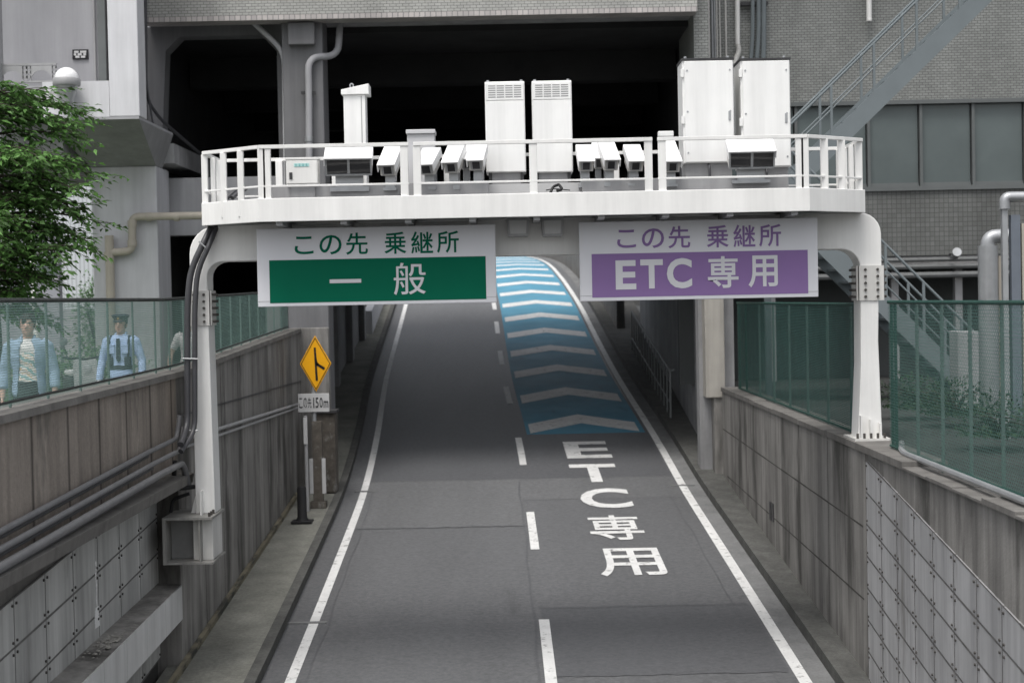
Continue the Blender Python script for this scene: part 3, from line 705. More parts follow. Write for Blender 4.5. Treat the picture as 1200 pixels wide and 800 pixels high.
t = thing('utility_cabinet', 'grey street cabinet seen through the near right fence', 'cabinet', (X(1133, 26), 26, GR))
xa, xb = X(1121, 26), X(1146, 26)
MB().box(xa, xb, 26, 26.5, GR + .08, Zp(1133, 388, 26)).build('body', GREYM, t, bevel=.01)
MB().box(xa - .03, xb + .03, 25.96, 26.54, GR, GR + .078).build('plinth', CONC_D, t)
MB().box(xa + .02, xb - .02, 25.985, 25.999, GR + .12, Zp(1133, 391, 26)).build('door', GREYM, t)
# ------------------------------------------------------------------ left building
lb = thing('left_building', 'white and grey building at upper left with an overhanging bay on a pier', 'building', (-8, 32, GL))
fd = 30.0
zb = Zp(120, 137, fd)
MB().box(X(133, fd), X(168, fd), fd, fd + .6, zb, Z(12)).build('corner_wall', CONC_W, lb, bevel=.015)
MB().box(X(133, fd), X(171, 33), fd + .6, 33.2, zb, Z(12)).build('side_wall', CONC_M, lb)
MB().box(X(88, fd), X(133, fd) - .004, fd + .004, fd + .6, zb, Zp(110, 95, fd)).build('parapet', CONC_W, lb)
MB().box(X(55, fd - .2), X(88, fd - .2), fd - .2, fd + .3, Zp(70, 140, fd - .2), Zp(70, 96, fd - .2)).build('pedestal', CONC_W, lb)
MB().box(-14, X(133, fd) - .004, fd + .9, fd + 1.2, Zp(70, 97, fd), Z(12)).build('bay_wall', CONC_N, lb)
MB().box(-14, X(88, fd), fd + .1, fd + .9, Zp(70, 118, fd), Zp(70, 99, fd)).build('bay_floor', CONC_G, lb)
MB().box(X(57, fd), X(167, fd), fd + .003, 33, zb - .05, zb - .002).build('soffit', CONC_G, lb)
MB().box(X(-2, fd - .1), X(4.5, fd - .1), fd - .1, fd + .2, Zp(3, 330, fd), Z(12)).build('column', GREYM, lb)
# tapering haunch under the bay
zh = Zp(150, 196, 32.6)
hm = MB(); b = 0
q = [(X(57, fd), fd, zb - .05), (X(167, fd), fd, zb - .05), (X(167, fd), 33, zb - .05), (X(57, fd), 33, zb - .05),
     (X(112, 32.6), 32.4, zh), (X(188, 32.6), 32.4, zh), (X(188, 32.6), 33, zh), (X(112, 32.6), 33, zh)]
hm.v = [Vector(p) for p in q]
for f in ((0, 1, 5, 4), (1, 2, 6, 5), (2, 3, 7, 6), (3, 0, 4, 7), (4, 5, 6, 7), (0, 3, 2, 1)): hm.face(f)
hm.build('haunch', mat('haunch_grey_concrete', (.27, .27, .275), .85, .06, 2, streak=.12), lb)  # haunch in a darker grey than the pier below
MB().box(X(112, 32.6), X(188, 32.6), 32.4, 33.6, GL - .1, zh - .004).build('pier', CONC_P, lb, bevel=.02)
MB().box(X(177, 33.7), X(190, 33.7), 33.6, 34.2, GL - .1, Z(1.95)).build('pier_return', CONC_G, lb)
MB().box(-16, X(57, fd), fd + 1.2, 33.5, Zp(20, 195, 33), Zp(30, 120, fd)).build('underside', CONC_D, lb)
MB().box(-16, X(168, fd), 33, 38, Zp(20, 195, 33), Zp(20, 195, 33) + .4).build('floor_slab', CONC_D, lb)
# bay details
for px, r in ((117.5, .02), (131, .03)):
    tag(MB().tube([(X(px, fd + .85), fd + .85, Zp(100, 95, fd)), (X(px, fd + .85), fd + .85, Z(9))], r, 8).build('pipe', GREYM if px < 120 else DKMET, smooth=True), 'slim pale pipe up the grey bay wall beside plaque' if px < 120 else 'dark pipe in the corner of the white bay wall', 'pipe')
t = tag(MB().box(X(121, fd + .8), X(130, fd + .8), fd + .82, fd + .895, Zp(100, 93, fd), Z(10)).build('shutter', FRAME), 'narrow dark shutter in the corner of upper left bay', 'shutter')
pl = thing('wall_plaque', 'small black plaque with white marks on the grey bay wall', 'sign', W(93.5, 64, fd + .88))
pa, pb = W(85, 70, fd + .87), W(103, 58, fd + .87)
MB().box(pa.x, pb.x, fd + .868, fd + .897, pa.z, pb.z).build('plate', SIGNK, pl)
mk = MB()
for j, row in enumerate(((.12, .4, .5, .9), (.1, .25, .34, .6, .7, .88), (.2, .45, .55, .82))):
    for i in range(0, len(row), 2):
        z = pb.z - (pb.z - pa.z) * (.22 + .25 * j); xx0 = pa.x + (pb.x - pa.x) * row[i]; xx1 = pa.x + (pb.x - pa.x) * row[i + 1]
        mk.box(xx0, xx1, fd + .86, fd + .866, z - .025, z + .015)
mk.build('marks', SIGNPL, pl)
# lattice railing with arches
lt = thing('lattice_railing', 'grey metal railing with arches and square holes at upper left', 'railing', W(40, 97, fd + .15))
zt_ = Zp(40, 75, fd + .1); zb_ = Zp(40, 97, fd + .1); xA, xB = X(3, fd + .1), X(72, fd + .1); hh = zt_ - zb_
MB().box(xA, xB, fd + .08, fd + .13, zt_ - .03, zt_ + .01).box(xA, xB, fd + .08, fd + .13, zb_, zb_ + .03).build('rail', GREYM, lt)
pw = (xB - xA) / 2
for k in range(2):
    cx = xA + pw * (k + .5); outer = MB()
    pts = arc((cx, zb_ + .03), pw * .36, 0, 180, 14)
    for i in range(14):
        (ax, az), (bx_, bz) = pts[i], pts[i + 1]
        za2 = zt_ - .04
        outer.quad((ax, fd + .1, az), (bx_, fd + .1, bz), (bx_, fd + .1, za2), (ax, fd + .1, za2))
    for s_ in (-1, 1):
        xx = cx + s_ * pw * .43; 
        outer.box(xx - pw * .07, xx - pw * .045, fd + .09, fd + .11, zb_ + .03, zt_ - .03); outer.box(xx + pw * .045, xx + pw * .07, fd + .09, fd + .11, zb_ + .03, zt_ - .03)
        for q_ in (.3, .55, .8): outer.box(xx - pw * .07, xx + pw * .07, fd + .09, fd + .11, zb_ + hh * q_ - .025, zb_ + hh * q_ + .025)
    o = outer.build('arch_panel', GREYM, lt); sm = o.modifiers.new('solid', 'SOLIDIFY'); sm.thickness = .02
# globe lamp
gl = thing('globe_lamp', 'white globe lamp with grey collar on a pedestal above the tree', 'lamp', (X(78, fd - .25), fd - .25, Zp(78, 122, fd - .25)))
c = W(78, 92, fd - .3)
MB().ell((c.x, c.y, c.z), .215, .215, .2, 20, 12).build('globe', GLOBE, gl, smooth=True)
MB().lathe((c.x, c.y, c.z), [(.235, -.14), (.25, -.12), (.25, -.02), (.235, 0)], 20).build('collar', GREYM, gl, smooth=True)
MB().lathe((c.x, c.y, c.z), [(.09, -.52), (.1, -.45), (.21, -.14)], 16).build('neck', GALV, gl, smooth=True)
# beige pipe and grey conduits
bp = thing('drain_pipe', 'beige drain pipe bending across the grey pier left of gantry', 'pipe', (X(128, 32.2), 32.25, GL))
pp = [W(242, 253, 32.25), W(155, 254, 32.25), W(155, 294, 32.25), W(128, 296, 32.25)]
MB().tube([pp[0] + Vector((2.2, 0, 0))] + bend(pp, .14)[1:], .078, 12).build('branch', BEIGE, bp, smooth=True)
MB().tube([W(128, 276, 32.25), (pp[3].x, 32.25, GL)], .088, 12).build('stack', BEIGE, bp, smooth=True)
rm = []
for q_, r in (((155, 285), .095), ((155, 262), .09)):
    p = W(q_[0], q_[1], 32.25); MB().tube([p - Vector((0, 0, .06)), p + Vector((0, 0, .06))], r, 12).build('coupling', BEIGE, bp, smooth=True)
for q_ in (175, 207):
    p = W(q_, 254, 32.25); MB().tube([p - Vector((.05, 0, 0)), p + Vector((.05, 0, 0))], .088, 12).build('coupling', BEIGE, bp, smooth=True)
p = W(128, 300, 32.25); MB().tube([p - Vector((0, 0, .08)), p + Vector((0, 0, .08))], .1, 12).build('coupling', BEIGE, bp, smooth=True)
tag(MB().tube(bend([W(170, -40, 32.9), W(171, 100, 32.9), W(174, 120, 32.9), W(188, 140, 33.2), W(240, 185, 34.6)], .25), .035, 8).tube(bend([W(172, 100, 32.85), W(180, 150, 32.85), W(192, 200, 33.4)], .2), .02, 6).build('cable', CABLE, smooth=True), 'black cables running down the edge of white building into the void', 'cable')
vp = thing('vent_pipe', 'grey pipe with bent top strapped to the central pier', 'pipe', (X(361, 33.3), 33.3, Z(2)))
MB().tube(bend([W(399, 20, 33.9), W(396, 66, 33.6), W(361, 67, 33.25), W(362, 110, 33.25), W(362.5, 240, 33.25)], .28), .07, 12).build('pipe', CONC_G, vp, smooth=True)
MB().bar(W(353, 109, 33.3), W(370, 109, 33.3), .06).build('strap', DKMET, vp)
MB().tube([W(362, 160, 33.25), W(362, 166, 33.25)], .085, 12).build('coupling', GALV, vp, smooth=True)
tag(MB().tube(bend([W(296, 26, 33.8), W(333, 60, 33.7), W(334, 130, 33.7), W(336, 240, 33.7)], .3), .055, 10).build('pipe', CONC_W, smooth=True), 'slim white pipe down left edge of the central pier', 'pipe')

# far left backdrop
fb = thing('warehouse', 'distant pale corrugated hall wall seen under the left building', 'building', (-19, 62, GL))
MB().box(-40, -8, 62, 70, GL, Z(5.5)).build('wall', DUCT, fb)
MB().box(-40, -8, 61.9, 61.99, GL, Z(-.0)).build('base_wall', CONC_G, fb)
of = thing('office_building', 'small pale office with dark windows behind the tree', 'building', (-16, 50, GL))
ox0, ox1 = X(15, 50), X(68, 50)
MB().box(ox0 - 3, ox1, 50, 50.4, GL, Zp(40, 272, 50)).build('wall', mat('office_wall', (.33, .34, .37), .8, .05), of)
for a_, b_ in ((22, 31), (42, 53), (54, 66)):
    w = MB().box(X(a_, 50), X(b_, 50), 49.96, 49.99, Zp(40, 326, 50), Zp(40, 303, 50)).build('window', GLW, of)
    MB().box(X(a_, 50) - .05, X(b_, 50) + .05, 49.93, 49.955, Zp(40, 328, 50), Zp(40, 326, 50)).build('sill', CONC_W, w)
tag(MB().tube([W(37, 265, 26.5), (W(42, 350, 26.5).x, 26.5, GL)], [.045, .06], 10).build('pole', STEEL_W, smooth=True), 'slim white pole standing behind green net fence and tree', 'pole')
tag(MB().tube([W(-20, 294, 40), W(123, 291, 40)], .022, 6).build('overhead_cable', CABLE), 'thin cable crossing in front of the distant hall', 'cable')

# ------------------------------------------------------------------ outdoors beyond the underpass
lb2 = thing('concrete_barrier', 'pale concrete barrier along left of the far ramp', 'barrier', (-5, 60, rz(60)))
MB().loft([53.3 + 77 * i / 50 for i in range(51)], lambda d: ((rx(d) - 7.6, rz(d) - 3), (rx(d) - 7.25, rz(d) - 3), (rx(d) - 7.3, rz(d) + .9), (rx(d) - 7.55, rz(d) + .9))).build('parapet', CONC_W, lb2)
rb2 = thing('concrete_barrier', 'pale concrete barrier with rail along right of the far ramp', 'barrier', (4, 60, rz(60)))
MB().loft([53.3 + 77 * i / 50 for i in range(51)], lambda d: ((rx(d) + .7, rz(d) - 3), (rx(d) + 1.05, rz(d) - 3), (rx(d) + 1.0, rz(d) + 1.2), (rx(d) + .75, rz(d) + 1.2))).build('parapet', CONC_C, rb2)
MB().tube([(rx(d) + .9, d, rz(d) + 1.5) for d in [53.3 + 77 * i / 50 for i in range(51)]], .05, 8).build('rail', STEEL_W, rb2, smooth=True)
struct(sheet(53, 138, lambda d: rx(d) - 7.3, lambda d: rx(d) - 6.9, -.02).build('ramp_shoulder', GUT))
struct(sheet(53, 138, lambda d: rx(d) + .38, lambda d: rx(d) + .75, -.02).build('ramp_shoulder', GUT))
hr = thing('handrail', 'grey handrail with balusters along the right walkway inside the underpass', 'railing', (3.8, 39, rz(39)))
A0 = W(786, 489, 39.0); B0 = W(741, 414, 49)
A0.z = rz(39) + .16; B0.z = rz(49) + .16
Ht = 1.15
MB().tube([A0 + Vector((.12, -.02, Ht)), A0 + Vector((0, 0, Ht)), B0 + Vector((0, 0, Ht))], .03, 8).build('rail', mat('dull_rail_steel', (.19, .20, .20), .6, .1), hr, smooth=True)
MB().tube([A0 + Vector((0, 0, .35)), B0 + Vector((0, 0, .35))], .018, 6).build('rail', mat('dull_rail_steel', (.19, .20, .20), .6, .1), hr, smooth=True)
for i in range(15):
    p = A0.lerp(B0, i / 14); MB().bar(p, p + Vector((0, 0, Ht)), .045 if i % 5 == 0 else .03).build('baluster', mat('dull_rail_steel', (.19, .20, .20), .6, .1), hr)
# roadside pieces at the left end of the wall
t = thing('warning_sign', 'yellow diamond merge sign with この先150m plate beside left wall', 'road sign', (0, 0, 0))
gp = hit(361, 588, .14); sdp = 31.2
cx = X(367, sdp); t.location = (cx, sdp, rz(sdp) + .14)
zc = Zp(367, 426, sdp)
hw_, hh_ = .315, .53
hw_ = (385.5 - 348.5) / 2 / F * sdp; hh_ = (459.5 - 393.5) / 2 / F * sdp
mb = MB(); mb.prism([(cx - hw_, zc), (cx, zc - hh_), (cx + hw_, zc), (cx, zc + hh_)], sdp - .02, sdp + .01); dm = mb.build('plate', SIGNY, t, bevel=.006)
q_ = .93; q2 = .885
mb = MB()
o_ = [(cx - hw_ * q_, zc), (cx, zc - hh_ * q_), (cx + hw_ * q_, zc), (cx, zc + hh_ * q_)]; i_ = [(cx - hw_ * q2, zc), (cx, zc - hh_ * q2), (cx + hw_ * q2, zc), (cx, zc + hh_ * q2)]
for k in range(4):
    a, b, c_, d_ = o_[k], o_[(k + 1) % 4], i_[(k + 1) % 4], i_[k]; mb.quad(*[(p[0], sdp - .024, p[1]) for p in (a, b, c_, d_)])
mb.build('border', SIGNK, dm)
mb = MB(); y_ = sdp - .025; u_ = sdp / F
P_ = lambda px, py: (X(px, sdp), Zp(px, py, sdp))
for poly in ([(365.3, 407), (367.7, 407), (369.4, 446), (366.8, 446)], [(367.6, 424), (378, 430.5), (377, 433.5), (368, 428)], [(367.8, 416), (369.2, 424), (372, 427), (368.2, 428)]):
    b = len(mb.v)
    for p in poly: w_ = P_(*p); mb.v.append(Vector((w_[0], y_, w_[1])))
    mb.face(range(b, b + len(poly)))
mb.build('arrow_mark', SIGNK, dm)
xa_, xb2 = X(345.5, sdp), X(382, sdp); za_, zb2 = Zp(364, 482.5, sdp), Zp(364, 461, sdp)
sp_ = MB().box(xa_, xb2, sdp - .02, sdp, za_, zb2).build('distance_plate', SIGNPL, t, bevel=.004)
mb = MB(); wd_ = xb2 - xa_; hg = zb2 - za_
for ch, f0, f1, b_ in (('こ', .03, .14, .005), ('の', .17, .29, .005), ('先', .31, .43, .005), ('1', .487, .52, .0), ('5', .56, .66, .012), ('0', .69, .79, .012), ('m', .82, .97, .012)):
    lo, hi = (.22, .78) if ch != 'm' else (.22, .60)
    put_glyph(mb, ch, lambda u, v: (xa_ + wd_ * (f0 + (f1 - f0) * u), sdp - .025, za_ + hg * (lo + (hi - lo) * v)), b_)
mb.build('lettering', SIGNK, sp_)
MB().tube([(cx - .06, sdp + .05, rz(sdp) + .1), (cx - .06, sdp + .05, zc + .2)], .045, 10).build('post', GALV, t, smooth=True)
t = thing('marker_post', 'rusty steel post with two white reflector strips near the wall foot', 'post', (X(366, 30.8), 30.9, rz(30.9) + .14))
x_ = X(366, 30.8); zz_ = rz(30.9) + .14
MB().box(x_ - .09, x_ + .09, 30.85, 31.0, zz_, zz_ + 1.65).build('post', RUST, t)
MB().box(x_ - .15, x_ + .15, 30.8, 31.05, zz_, zz_ + .12).build('foot', RUST, t)
for s_ in (-1, 1): MB().box(x_ + s_ * .12 - .035, x_ + s_ * .12 + .035, 30.83, 30.86, zz_ + .28, zz_ + .95).build('reflector', SIGNPL, t)
t = thing('equipment_box', 'rust-flecked grey steel box standing behind the yellow sign', 'box', (X(374, 32.2), 32.4, rz(32.4) + .14))
MB().box(X(362, 32.2), X(388, 32.2), 32.2, 32.7, rz(32.4) + .14, Zp(374, 484, 32.2)).build('body', RUST, t, bevel=.02)
MB().box(X(360, 32.2), X(390, 32.2), 32.15, 32.75, Zp(374, 484, 32.2) + .003, Zp(374, 481, 32.2)).build('lid', DKMET, t)
t = thing('bollard', 'short black rubber bollard on square foot against the left wall', 'bollard', (X(347, 29.6), 29.6, rz(29.6) + .14))
x_ = X(347, 29.6); zz_ = rz(29.6) + .14
MB().lathe((x_, 29.6, zz_), [(.13, 0), (.12, .05), (.09, .1), (.085, .62), (.07, .66)], 14).build('post', BLACK, t, smooth=True)
MB().box(x_ - .19, x_ + .19, 29.42, 29.78, zz_, zz_ + .04).build('foot', BLACK, t, bevel=.01)
t = thing('reflector_post', 'slim pale marker post standing by wall behind the rubber bollard', 'post', (X(353.5, 30.6), 30.6, rz(30.6) + .14))
x_ = X(353.5, 30.6)
MB().tube([(x_, 30.6, rz(30.6) + .14), (x_, 30.6, Zp(353, 487, 30.6))], .035, 10).build('post', GREYM, t, smooth=True)
MB().box(x_ - .035, x_ + .035, 30.55, 30.57, Zp(353, 520, 30.6), Zp(353, 489, 30.6)).build('reflector', SIGNPL, t)

# ------------------------------------------------------------------ gantry
G0 = 20.5
ga = thing('gantry', 'white steel gantry spanning the road with a railed equipment platform', 'gantry', (.3, G0, rz(G0)))
# portal frame outline (x,z)
cl0, cl1 = X(222, G0), X(242, G0); cr0, cr1 = X(1008, G0), X(1033, G0)
bt, bb_ = Z(1.02), Z(.565)
zL, zR = Z(-2.62), RT_ + .02
pol = []
pol += [(cl0, zL), (cl1 + .03, zL), (cl1, Z(.2))]
pol += [(x, z) for x, z in arc((cl1 + .20, bb_ - .20), .20, 180, 90)]
pol += [(x, z) for x, z in arc((cr0 - .24, bb_ - .24), .24, 90, 0)]
pol += [(cr0, Z(.1)), (cr0 - .01, Z(-.9)), (cr0 - .06, zR), (cr1 - .02, zR), (cr1 - .055, Z(-.6)), (cr1 - .04, Z(.0)), (cr1, Z(.2))]
pol += [(x, z) for x, z in arc((cr1 - .27, bt - .27), .27, 0, 90)]
pol += [(x, z) for x, z in arc((cl0 + .36, bt - .36), .36, 90, 180)]
MB().prism(pol, G0, G0 + .42).build('portal_frame', STEEL_W, ga, bevel=.012)
# bolted splices
for xx0, xx1, zc_ in ((cl0 - .02, cl1 + .02, Z(-.02)), (cr0 - .02, cr1 + .02, Z(.13))):
    sp2 = MB().box(xx0, xx1, G0 - .018, G0 - .001, zc_ - .22, zc_ + .22).box(xx1 - .0, xx1 + .02, G0 + .05, G0 + .36, zc_ - .22, zc_ + .22).box(xx0 - .02, xx0, G0 + .05, G0 + .36, zc_ - .22, zc_ + .22).build('splice_plate', STEEL_WD, ga)
    pass
    for i in range(5):
        z = zc_ - .17 + .085 * i
        for f_ in (.25, .75): p = xx0 + (xx1 - xx0) * f_; MB().tube([(p, G0 - .04, z), (p, G0 - .017, z)], .018, 6).build('bolt', BOLT, sp2)
        for y in (G0 + .1, G0 + .2, G0 + .3): MB().tube([(xx1 + .02, y, z), (xx1 + .06, y, z)], .017, 6).build('bolt', BOLT, sp2)
        for y in (G0 + .1, G0 + .3): MB().tube([(xx0 - .06, y, z), (xx0 - .02, y, z)], .017, 6).build('bolt', BOLT, sp2)
# stiffeners and base of right column
rs = MB()
for k in range(3):
    xx = cr0 - .04 + .12 * k; rs.prism([(xx, zR), (xx + .02, zR), (xx + .02, zR + .3 - .05 * k), (xx, zR + .3 - .05 * k)], G0 - .1, G0 - .002)
rs.build('gusset', STEEL_W, ga)
bpx = MB().box(cr0 - .13, cr1 + .05, G0 - .16, G0 + .55, zR - .02, zR + .015).build('base_plate', STEEL_WD, ga)
for k in range(5): MB().tube([(cr0 - .09 + .085 * k, G0 - .12, zR + .015), (cr0 - .09 + .085 * k, G0 - .12, zR + .08)], .016, 6).build('anchor_bolt', BOLT, bpx)
# left column bracket fixed to the wall
x0b, x1b = LW - .05, X(256, 21.0)
zt2, zb3 = zL, Zp(225, 660, 20.2)
br = MB(); br.box(x0b, x1b, 20.12, 21.0, zt2 - .03, zt2); br.box(x0b, x1b, 20.12, 21.0, zb3, zb3 + .025)
br.box(x0b, x0b + .04, 20.12, 21.0, zb3 + .025, zt2 - .03)
br.box((cl0 + cl1) / 2 - .01, (cl0 + cl1) / 2 + .01, 20.14, 20.349, zb3 + .025, zt2 - .03)
pass
brk = br.build('wall_bracket', mat('grimy_white_steel', (.27, .265, .25), .55, .12, 3, streak=.3), ga)
MB().box(cl0, cl1 + .03, 20.3, 20.95, zb3 + .027, zt2 - .032).build('post_foot', STEEL_WD, ga, bevel=.006)
MB().box(x0b + .042, cl0 - .003, 20.45, 20.475, zb3 + .03, zt2 - .035).build('web_plate', mat('grimy_web', (.24, .24, .235), .6, .15), brk)
for k in range(6): MB().tube([(x1b - .05, 20.2 + .14 * k, zt2), (x1b - .05, 20.2 + .14 * k, zt2 + .05)], .018, 6).build('bolt', BOLT, brk)
MB().prism([(cl0 - .08, zL), (cl0 - .001, zL), (cl0 - .001, zL + .28)], G0 + .1, G0 + .13).prism([(cl0 + .08, zL), (cl0 + .10, zL), (cl0 + .1, zL + .3), (cl0 + .08, zL + .3)], G0 - .14, G0 - .002).build('gusset', STEEL_W, ga)
# platform outline in plan
pf, pm_, pb_ = 19.6, 20.25, 21.4
out = [(X(304, pf), pf), (X(950, pf), pf), (X(1015, pm_), pm_), (X(1015, pm_), pb_), (X(237.5, pm_), pb_), (X(237.5, pm_), pm_)]
z0f, z1f = Z(1.005), Z(1.29)
def ring(mb, h0, h1, th):
    c_ = Vector((.3, 20.5, 0))
    n = len(out)
    for i in range(n):
        a = Vector((*out[i], 0)); b = Vector((*out[(i + 1) % n], 0))
        dirn = (b - a).normalized(); nn = Vector((-dirn.y, dirn.x, 0))
        if nn.dot(c_ - a) < 0: nn = -nn
        k = len(mb.v)
        for z in (h0, h1):
            for p in (a, b, b + nn * th, a + nn * th): mb.v.append(Vector((p.x, p.y, z)))
        for q in ((0, 3, 2, 1), (4, 5, 6, 7), (0, 1, 5, 4), (1, 2, 6, 5), (2, 3, 7, 6), (3, 0, 4, 7)): mb.face([k + i_ for i_ in q])
fm = MB(); n = 6
fl = len(fm.v)
# fascia ring as a mitred loft
inn = []
for i in range(n):
    a = Vector(out[i - 1]).to_3d(); b = Vector(out[i]).to_3d(); c_ = Vector(out[(i + 1) % n]).to_3d()
    n1 = Vector((-(b - a).y, (b - a).x, 0)).normalized(); n2 = Vector((-(c_ - b).y, (c_ - b).x, 0)).normalized()
    k = (n1 + n2).normalized(); inn.append(b + k * (.03 / max(.2, k.dot(n1))))
for z in (z0f, z1f):
    for p in out: fm.v.append(Vector((p[0], p[1], z)))
    for p in inn: fm.v.append(Vector((p.x, p.y, z)))
for i in range(n):
    j = (i + 1) % n
    fm.face((i, j, 12 + j, 12 + i)); fm.face((6 + i, 18 + i, 18 + j, 6 + j)); fm.face((12 + i, 12 + j, 18 + j, 18 + i)); fm.face((i, 6 + i, 6 + j, j))
fm.build('fascia', STEEL_W, ga, bevel=.008)
dk = MB(); b0_ = len(dk.v)
for z in (z0f + .05, z0f + .08):
    for p in inn: dk.v.append(Vector((p.x, p.y, z)))
dk.face([5, 4, 3, 2, 1, 0]); dk.face([6, 7, 8, 9, 10, 11])
for i in range(6): dk.face((i, (i + 1) % 6, 6 + (i + 1) % 6, 6 + i))
dk.build('platform_floor', GREYM, ga)
jm = MB()
for i in range(9):
    x = X(304, pf) + .2 + i * .78; jm.box(x, x + .08, pf + .05, pb_ - .05, z0f - .04, z0f + .049)
jm.build('floor_joists', GREYM, ga)
# guard rail
gr = MB(); zr = Z(1.91); zlr = Z(1.435)
ring_pts = [Vector((p[0], p[1], 0)) for p in inn]
cen = Vector((.3, 20.5, 0))
rp = [p + (cen - p) * .002 for p in ring_pts]
for i in range(6):
    a, b = rp[i], rp[(i + 1) % 6]
    if i == 0:      # front rail is in three lengths
        cuts = [(a.x, X(484, pf) - .03), (X(484, pf) + .03, X(770, pf) - .03), (X(770, pf) + .03, b.x)]
        for c0, c1 in cuts:
            gr.bar((c0, a.y, zr), (c1, a.y, zr), .045); gr.bar((c0, a.y, zlr), (c1, a.y, zlr), .025)
    else:
        e_ = (b - a).normalized() * .0225
        gr.bar(a + Vector((0, 0, zr)), b + Vector((0, 0, zr)), .043); gr.bar(a + Vector((0, 0, zlr)), b + Vector((0, 0, zlr)), .024)
gro = gr.build('guard_rail', STEEL_W, ga, bevel=.004)
def post(x, y, w=.10, dp=.06): MB().box(x - w / 2, x + w / 2, y - dp / 2, y + dp / 2, z0f + .08, zr - .02).build('rail_post', STEEL_W, gro, bevel=.006)
for px in (301, 315, 476, 491, 627, 762, 778, 939, 951):
    p = X(px, pf + .03); post(min(max(p, rp[0].x + .03), rp[1].x - .03), pf + .05, .095)
for px, d in ((240, 20.25), (262, 20.0), (282, 19.8)): post(X(px, d) + .02, d + .03, .075)
for px, d in ((970, 19.82), (990, 20.02), (1010, 20.25)): post(X(px, d) - .02, d + .03, .09)
for k in range(12):
    x = rp[4].x + .05 + (rp[3].x - rp[4].x - .1) * k / 11; post(x, pb_ - .05, .09)
for x in (rp[4].x + .04, rp[3].x - .04):
    for y in (20.7, 21.1): post(x, y, .06, .08)
# cable trough along the platform
ct = thing('cable_trough', 'long low grey metal trough under the cameras on platform', 'cable tray', (0, 20.3, z0f + .08))
MB().box(X(318, 20.1), X(470, 20.1), 20.1, 20.45, z0f + .085, Z(1.475)).build('body', GREYM, ct, bevel=.006)
MB().box(X(480, 20.1), X(574, 20.1), 20.1, 20.45, z0f + .085, Z(1.475)).build('body', GREYM, ct, bevel=.006)
MB().box(X(684, 20.1), X(925, 20.1), 20.1, 20.45, z0f + .085, Z(1.475)).build('body', GREYM, ct, bevel=.006)
MB().box(X(574, 20.35), X(684, 20.35), 20.35, 20.45, z0f + .085, Z(1.46)).build('body', mat('pale_grey_metal', (.5, .5, .5), .5, .05), ct)
tag(MB().tube(bend([W(645, 226, 20.0), W(648, 219, 20.05), W(655, 216, 20.1), W(659, 222, 20.0), W(652, 224, 20.0)], .03), .018, 6).tube(bend([W(640, 223, 20.1), W(650, 221, 20.0), W(668, 223, 20.0)], .05), .007, 5).build('cable', BLACK), 'small loose coil of black cable below the louvred cabinets', 'cable')
# junction boxes under the beam
for px, lab in ((607, 'left one of two open-fronted grey boxes under gantry between signs'), (647.5, 'right one of two open-fronted grey boxes under gantry between signs')):
    t = thing('light_housing', lab, 'lamp housing', (X(px, 20.2), 20.3, Z(.8)), 'boxes under the gantry')
    a = W(px - 13.5, 277, 20.2); b = W(px + 13.5, 253, 20.2)
    m_ = MB(); m_.prism([(a.x + .025, a.z), (b.x - .025, a.z), (b.x, b.z), (a.x, b.z)], 20.2, G0 - .002); m_.build('body', GREYM, t, bevel=.008)
    MB().prism([(a.x + .05, a.z + .03), (b.x - .05, a.z + .03), (b.x - .035, b.z - .05), (a.x + .035, b.z - .05)], 20.185, 20.199).build('panel', mat('pale_grey_metal', (.5, .5, .5), .5, .05), t)

# ------------------------------------------------------------------ signs
SD = 20.12
def sign(x0p, x1p, ytl, ybl, color, name, label, row2):
    xa = X(x0p, SD); xb = X(x1p, SD); zt = Zp((x0p + x1p) / 2, ytl, SD); zb = Zp((x0p + x1p) / 2, ybl, SD)
    t = thing(name, label, 'road sign', ((xa + xb) / 2, SD, zb))
    Wd = xb - xa; Hd = zt - zb
    bd = MB().box(xa, xb, SD, SD + .13, zb, zt).build('board', SIGNW, t, bevel=.008)
    MB().box(xa + .003, xb - .003, SD - .003, SD, zb + .065, zb + .07).build('seam', GREYM, bd)
    sx = Wd / 1118; sy = Hd / 370
    def fx(u): return xa + u * sx
    def fz(v): return zt - v * sy
    pn = MB().box(fx(57), fx(1070), SD - .004, SD - .0005, fz(353), fz(150)).build('colour_panel', color, t)
    for ch, c_ in zip('この先乗継所', (222, 346, 469, 649, 774, 895)):
        mb = MB()
        w, h, yc = {'こ': (88, 84, 82), 'の': (104, 92, 82)}.get(ch, (103, 104, 79))
        put_glyph(mb, ch, lambda u, v: (fx(c_ - w / 2 + w * u), SD - .005, fz(yc + h / 2 - h * v)), .011)
        mb.build('lettering', color, bd)
    for ch, a, b, y0, y1, bo_ in row2:
        mb = MB()
        put_glyph(mb, ch, lambda u, v: (fx(a + (b - a) * u), SD - .008, fz(y1 + (y0 - y1) * v)), bo_)
        mb.build('lettering', mat('sign_letter_white', (.62, .62, .64), .5, .02), pn)
    br = MB()
    for q in (.2, .8): x = xa + Wd * q; br.box(x - .05, x + .05, SD + .131, G0 - .003, zb + .55, zt - .05)
    br.build('bracket', GREYM, t)
    return t
sign(301, 581, 265.5, 357, SIGNG, 'road_sign', 'green and white road sign reading この先 乗継所 一般 hung under gantry', (('一', 338, 486, 246, 264, .012), ('般', 638, 788, 174, 326, .0045)))
sign(679, 958.5, 257.5, 350.5, SIGNP, 'road_sign', 'purple and white road sign reading この先 乗継所 ETC専用 hung under gantry', (('E', 168, 264, 182, 318, .03), ('T', 284, 390, 180, 316, .032), ('C', 408, 526, 177, 318, .032), ('専', 600, 744, 172, 320, .016), ('用', 790, 928, 172, 320, .016)))

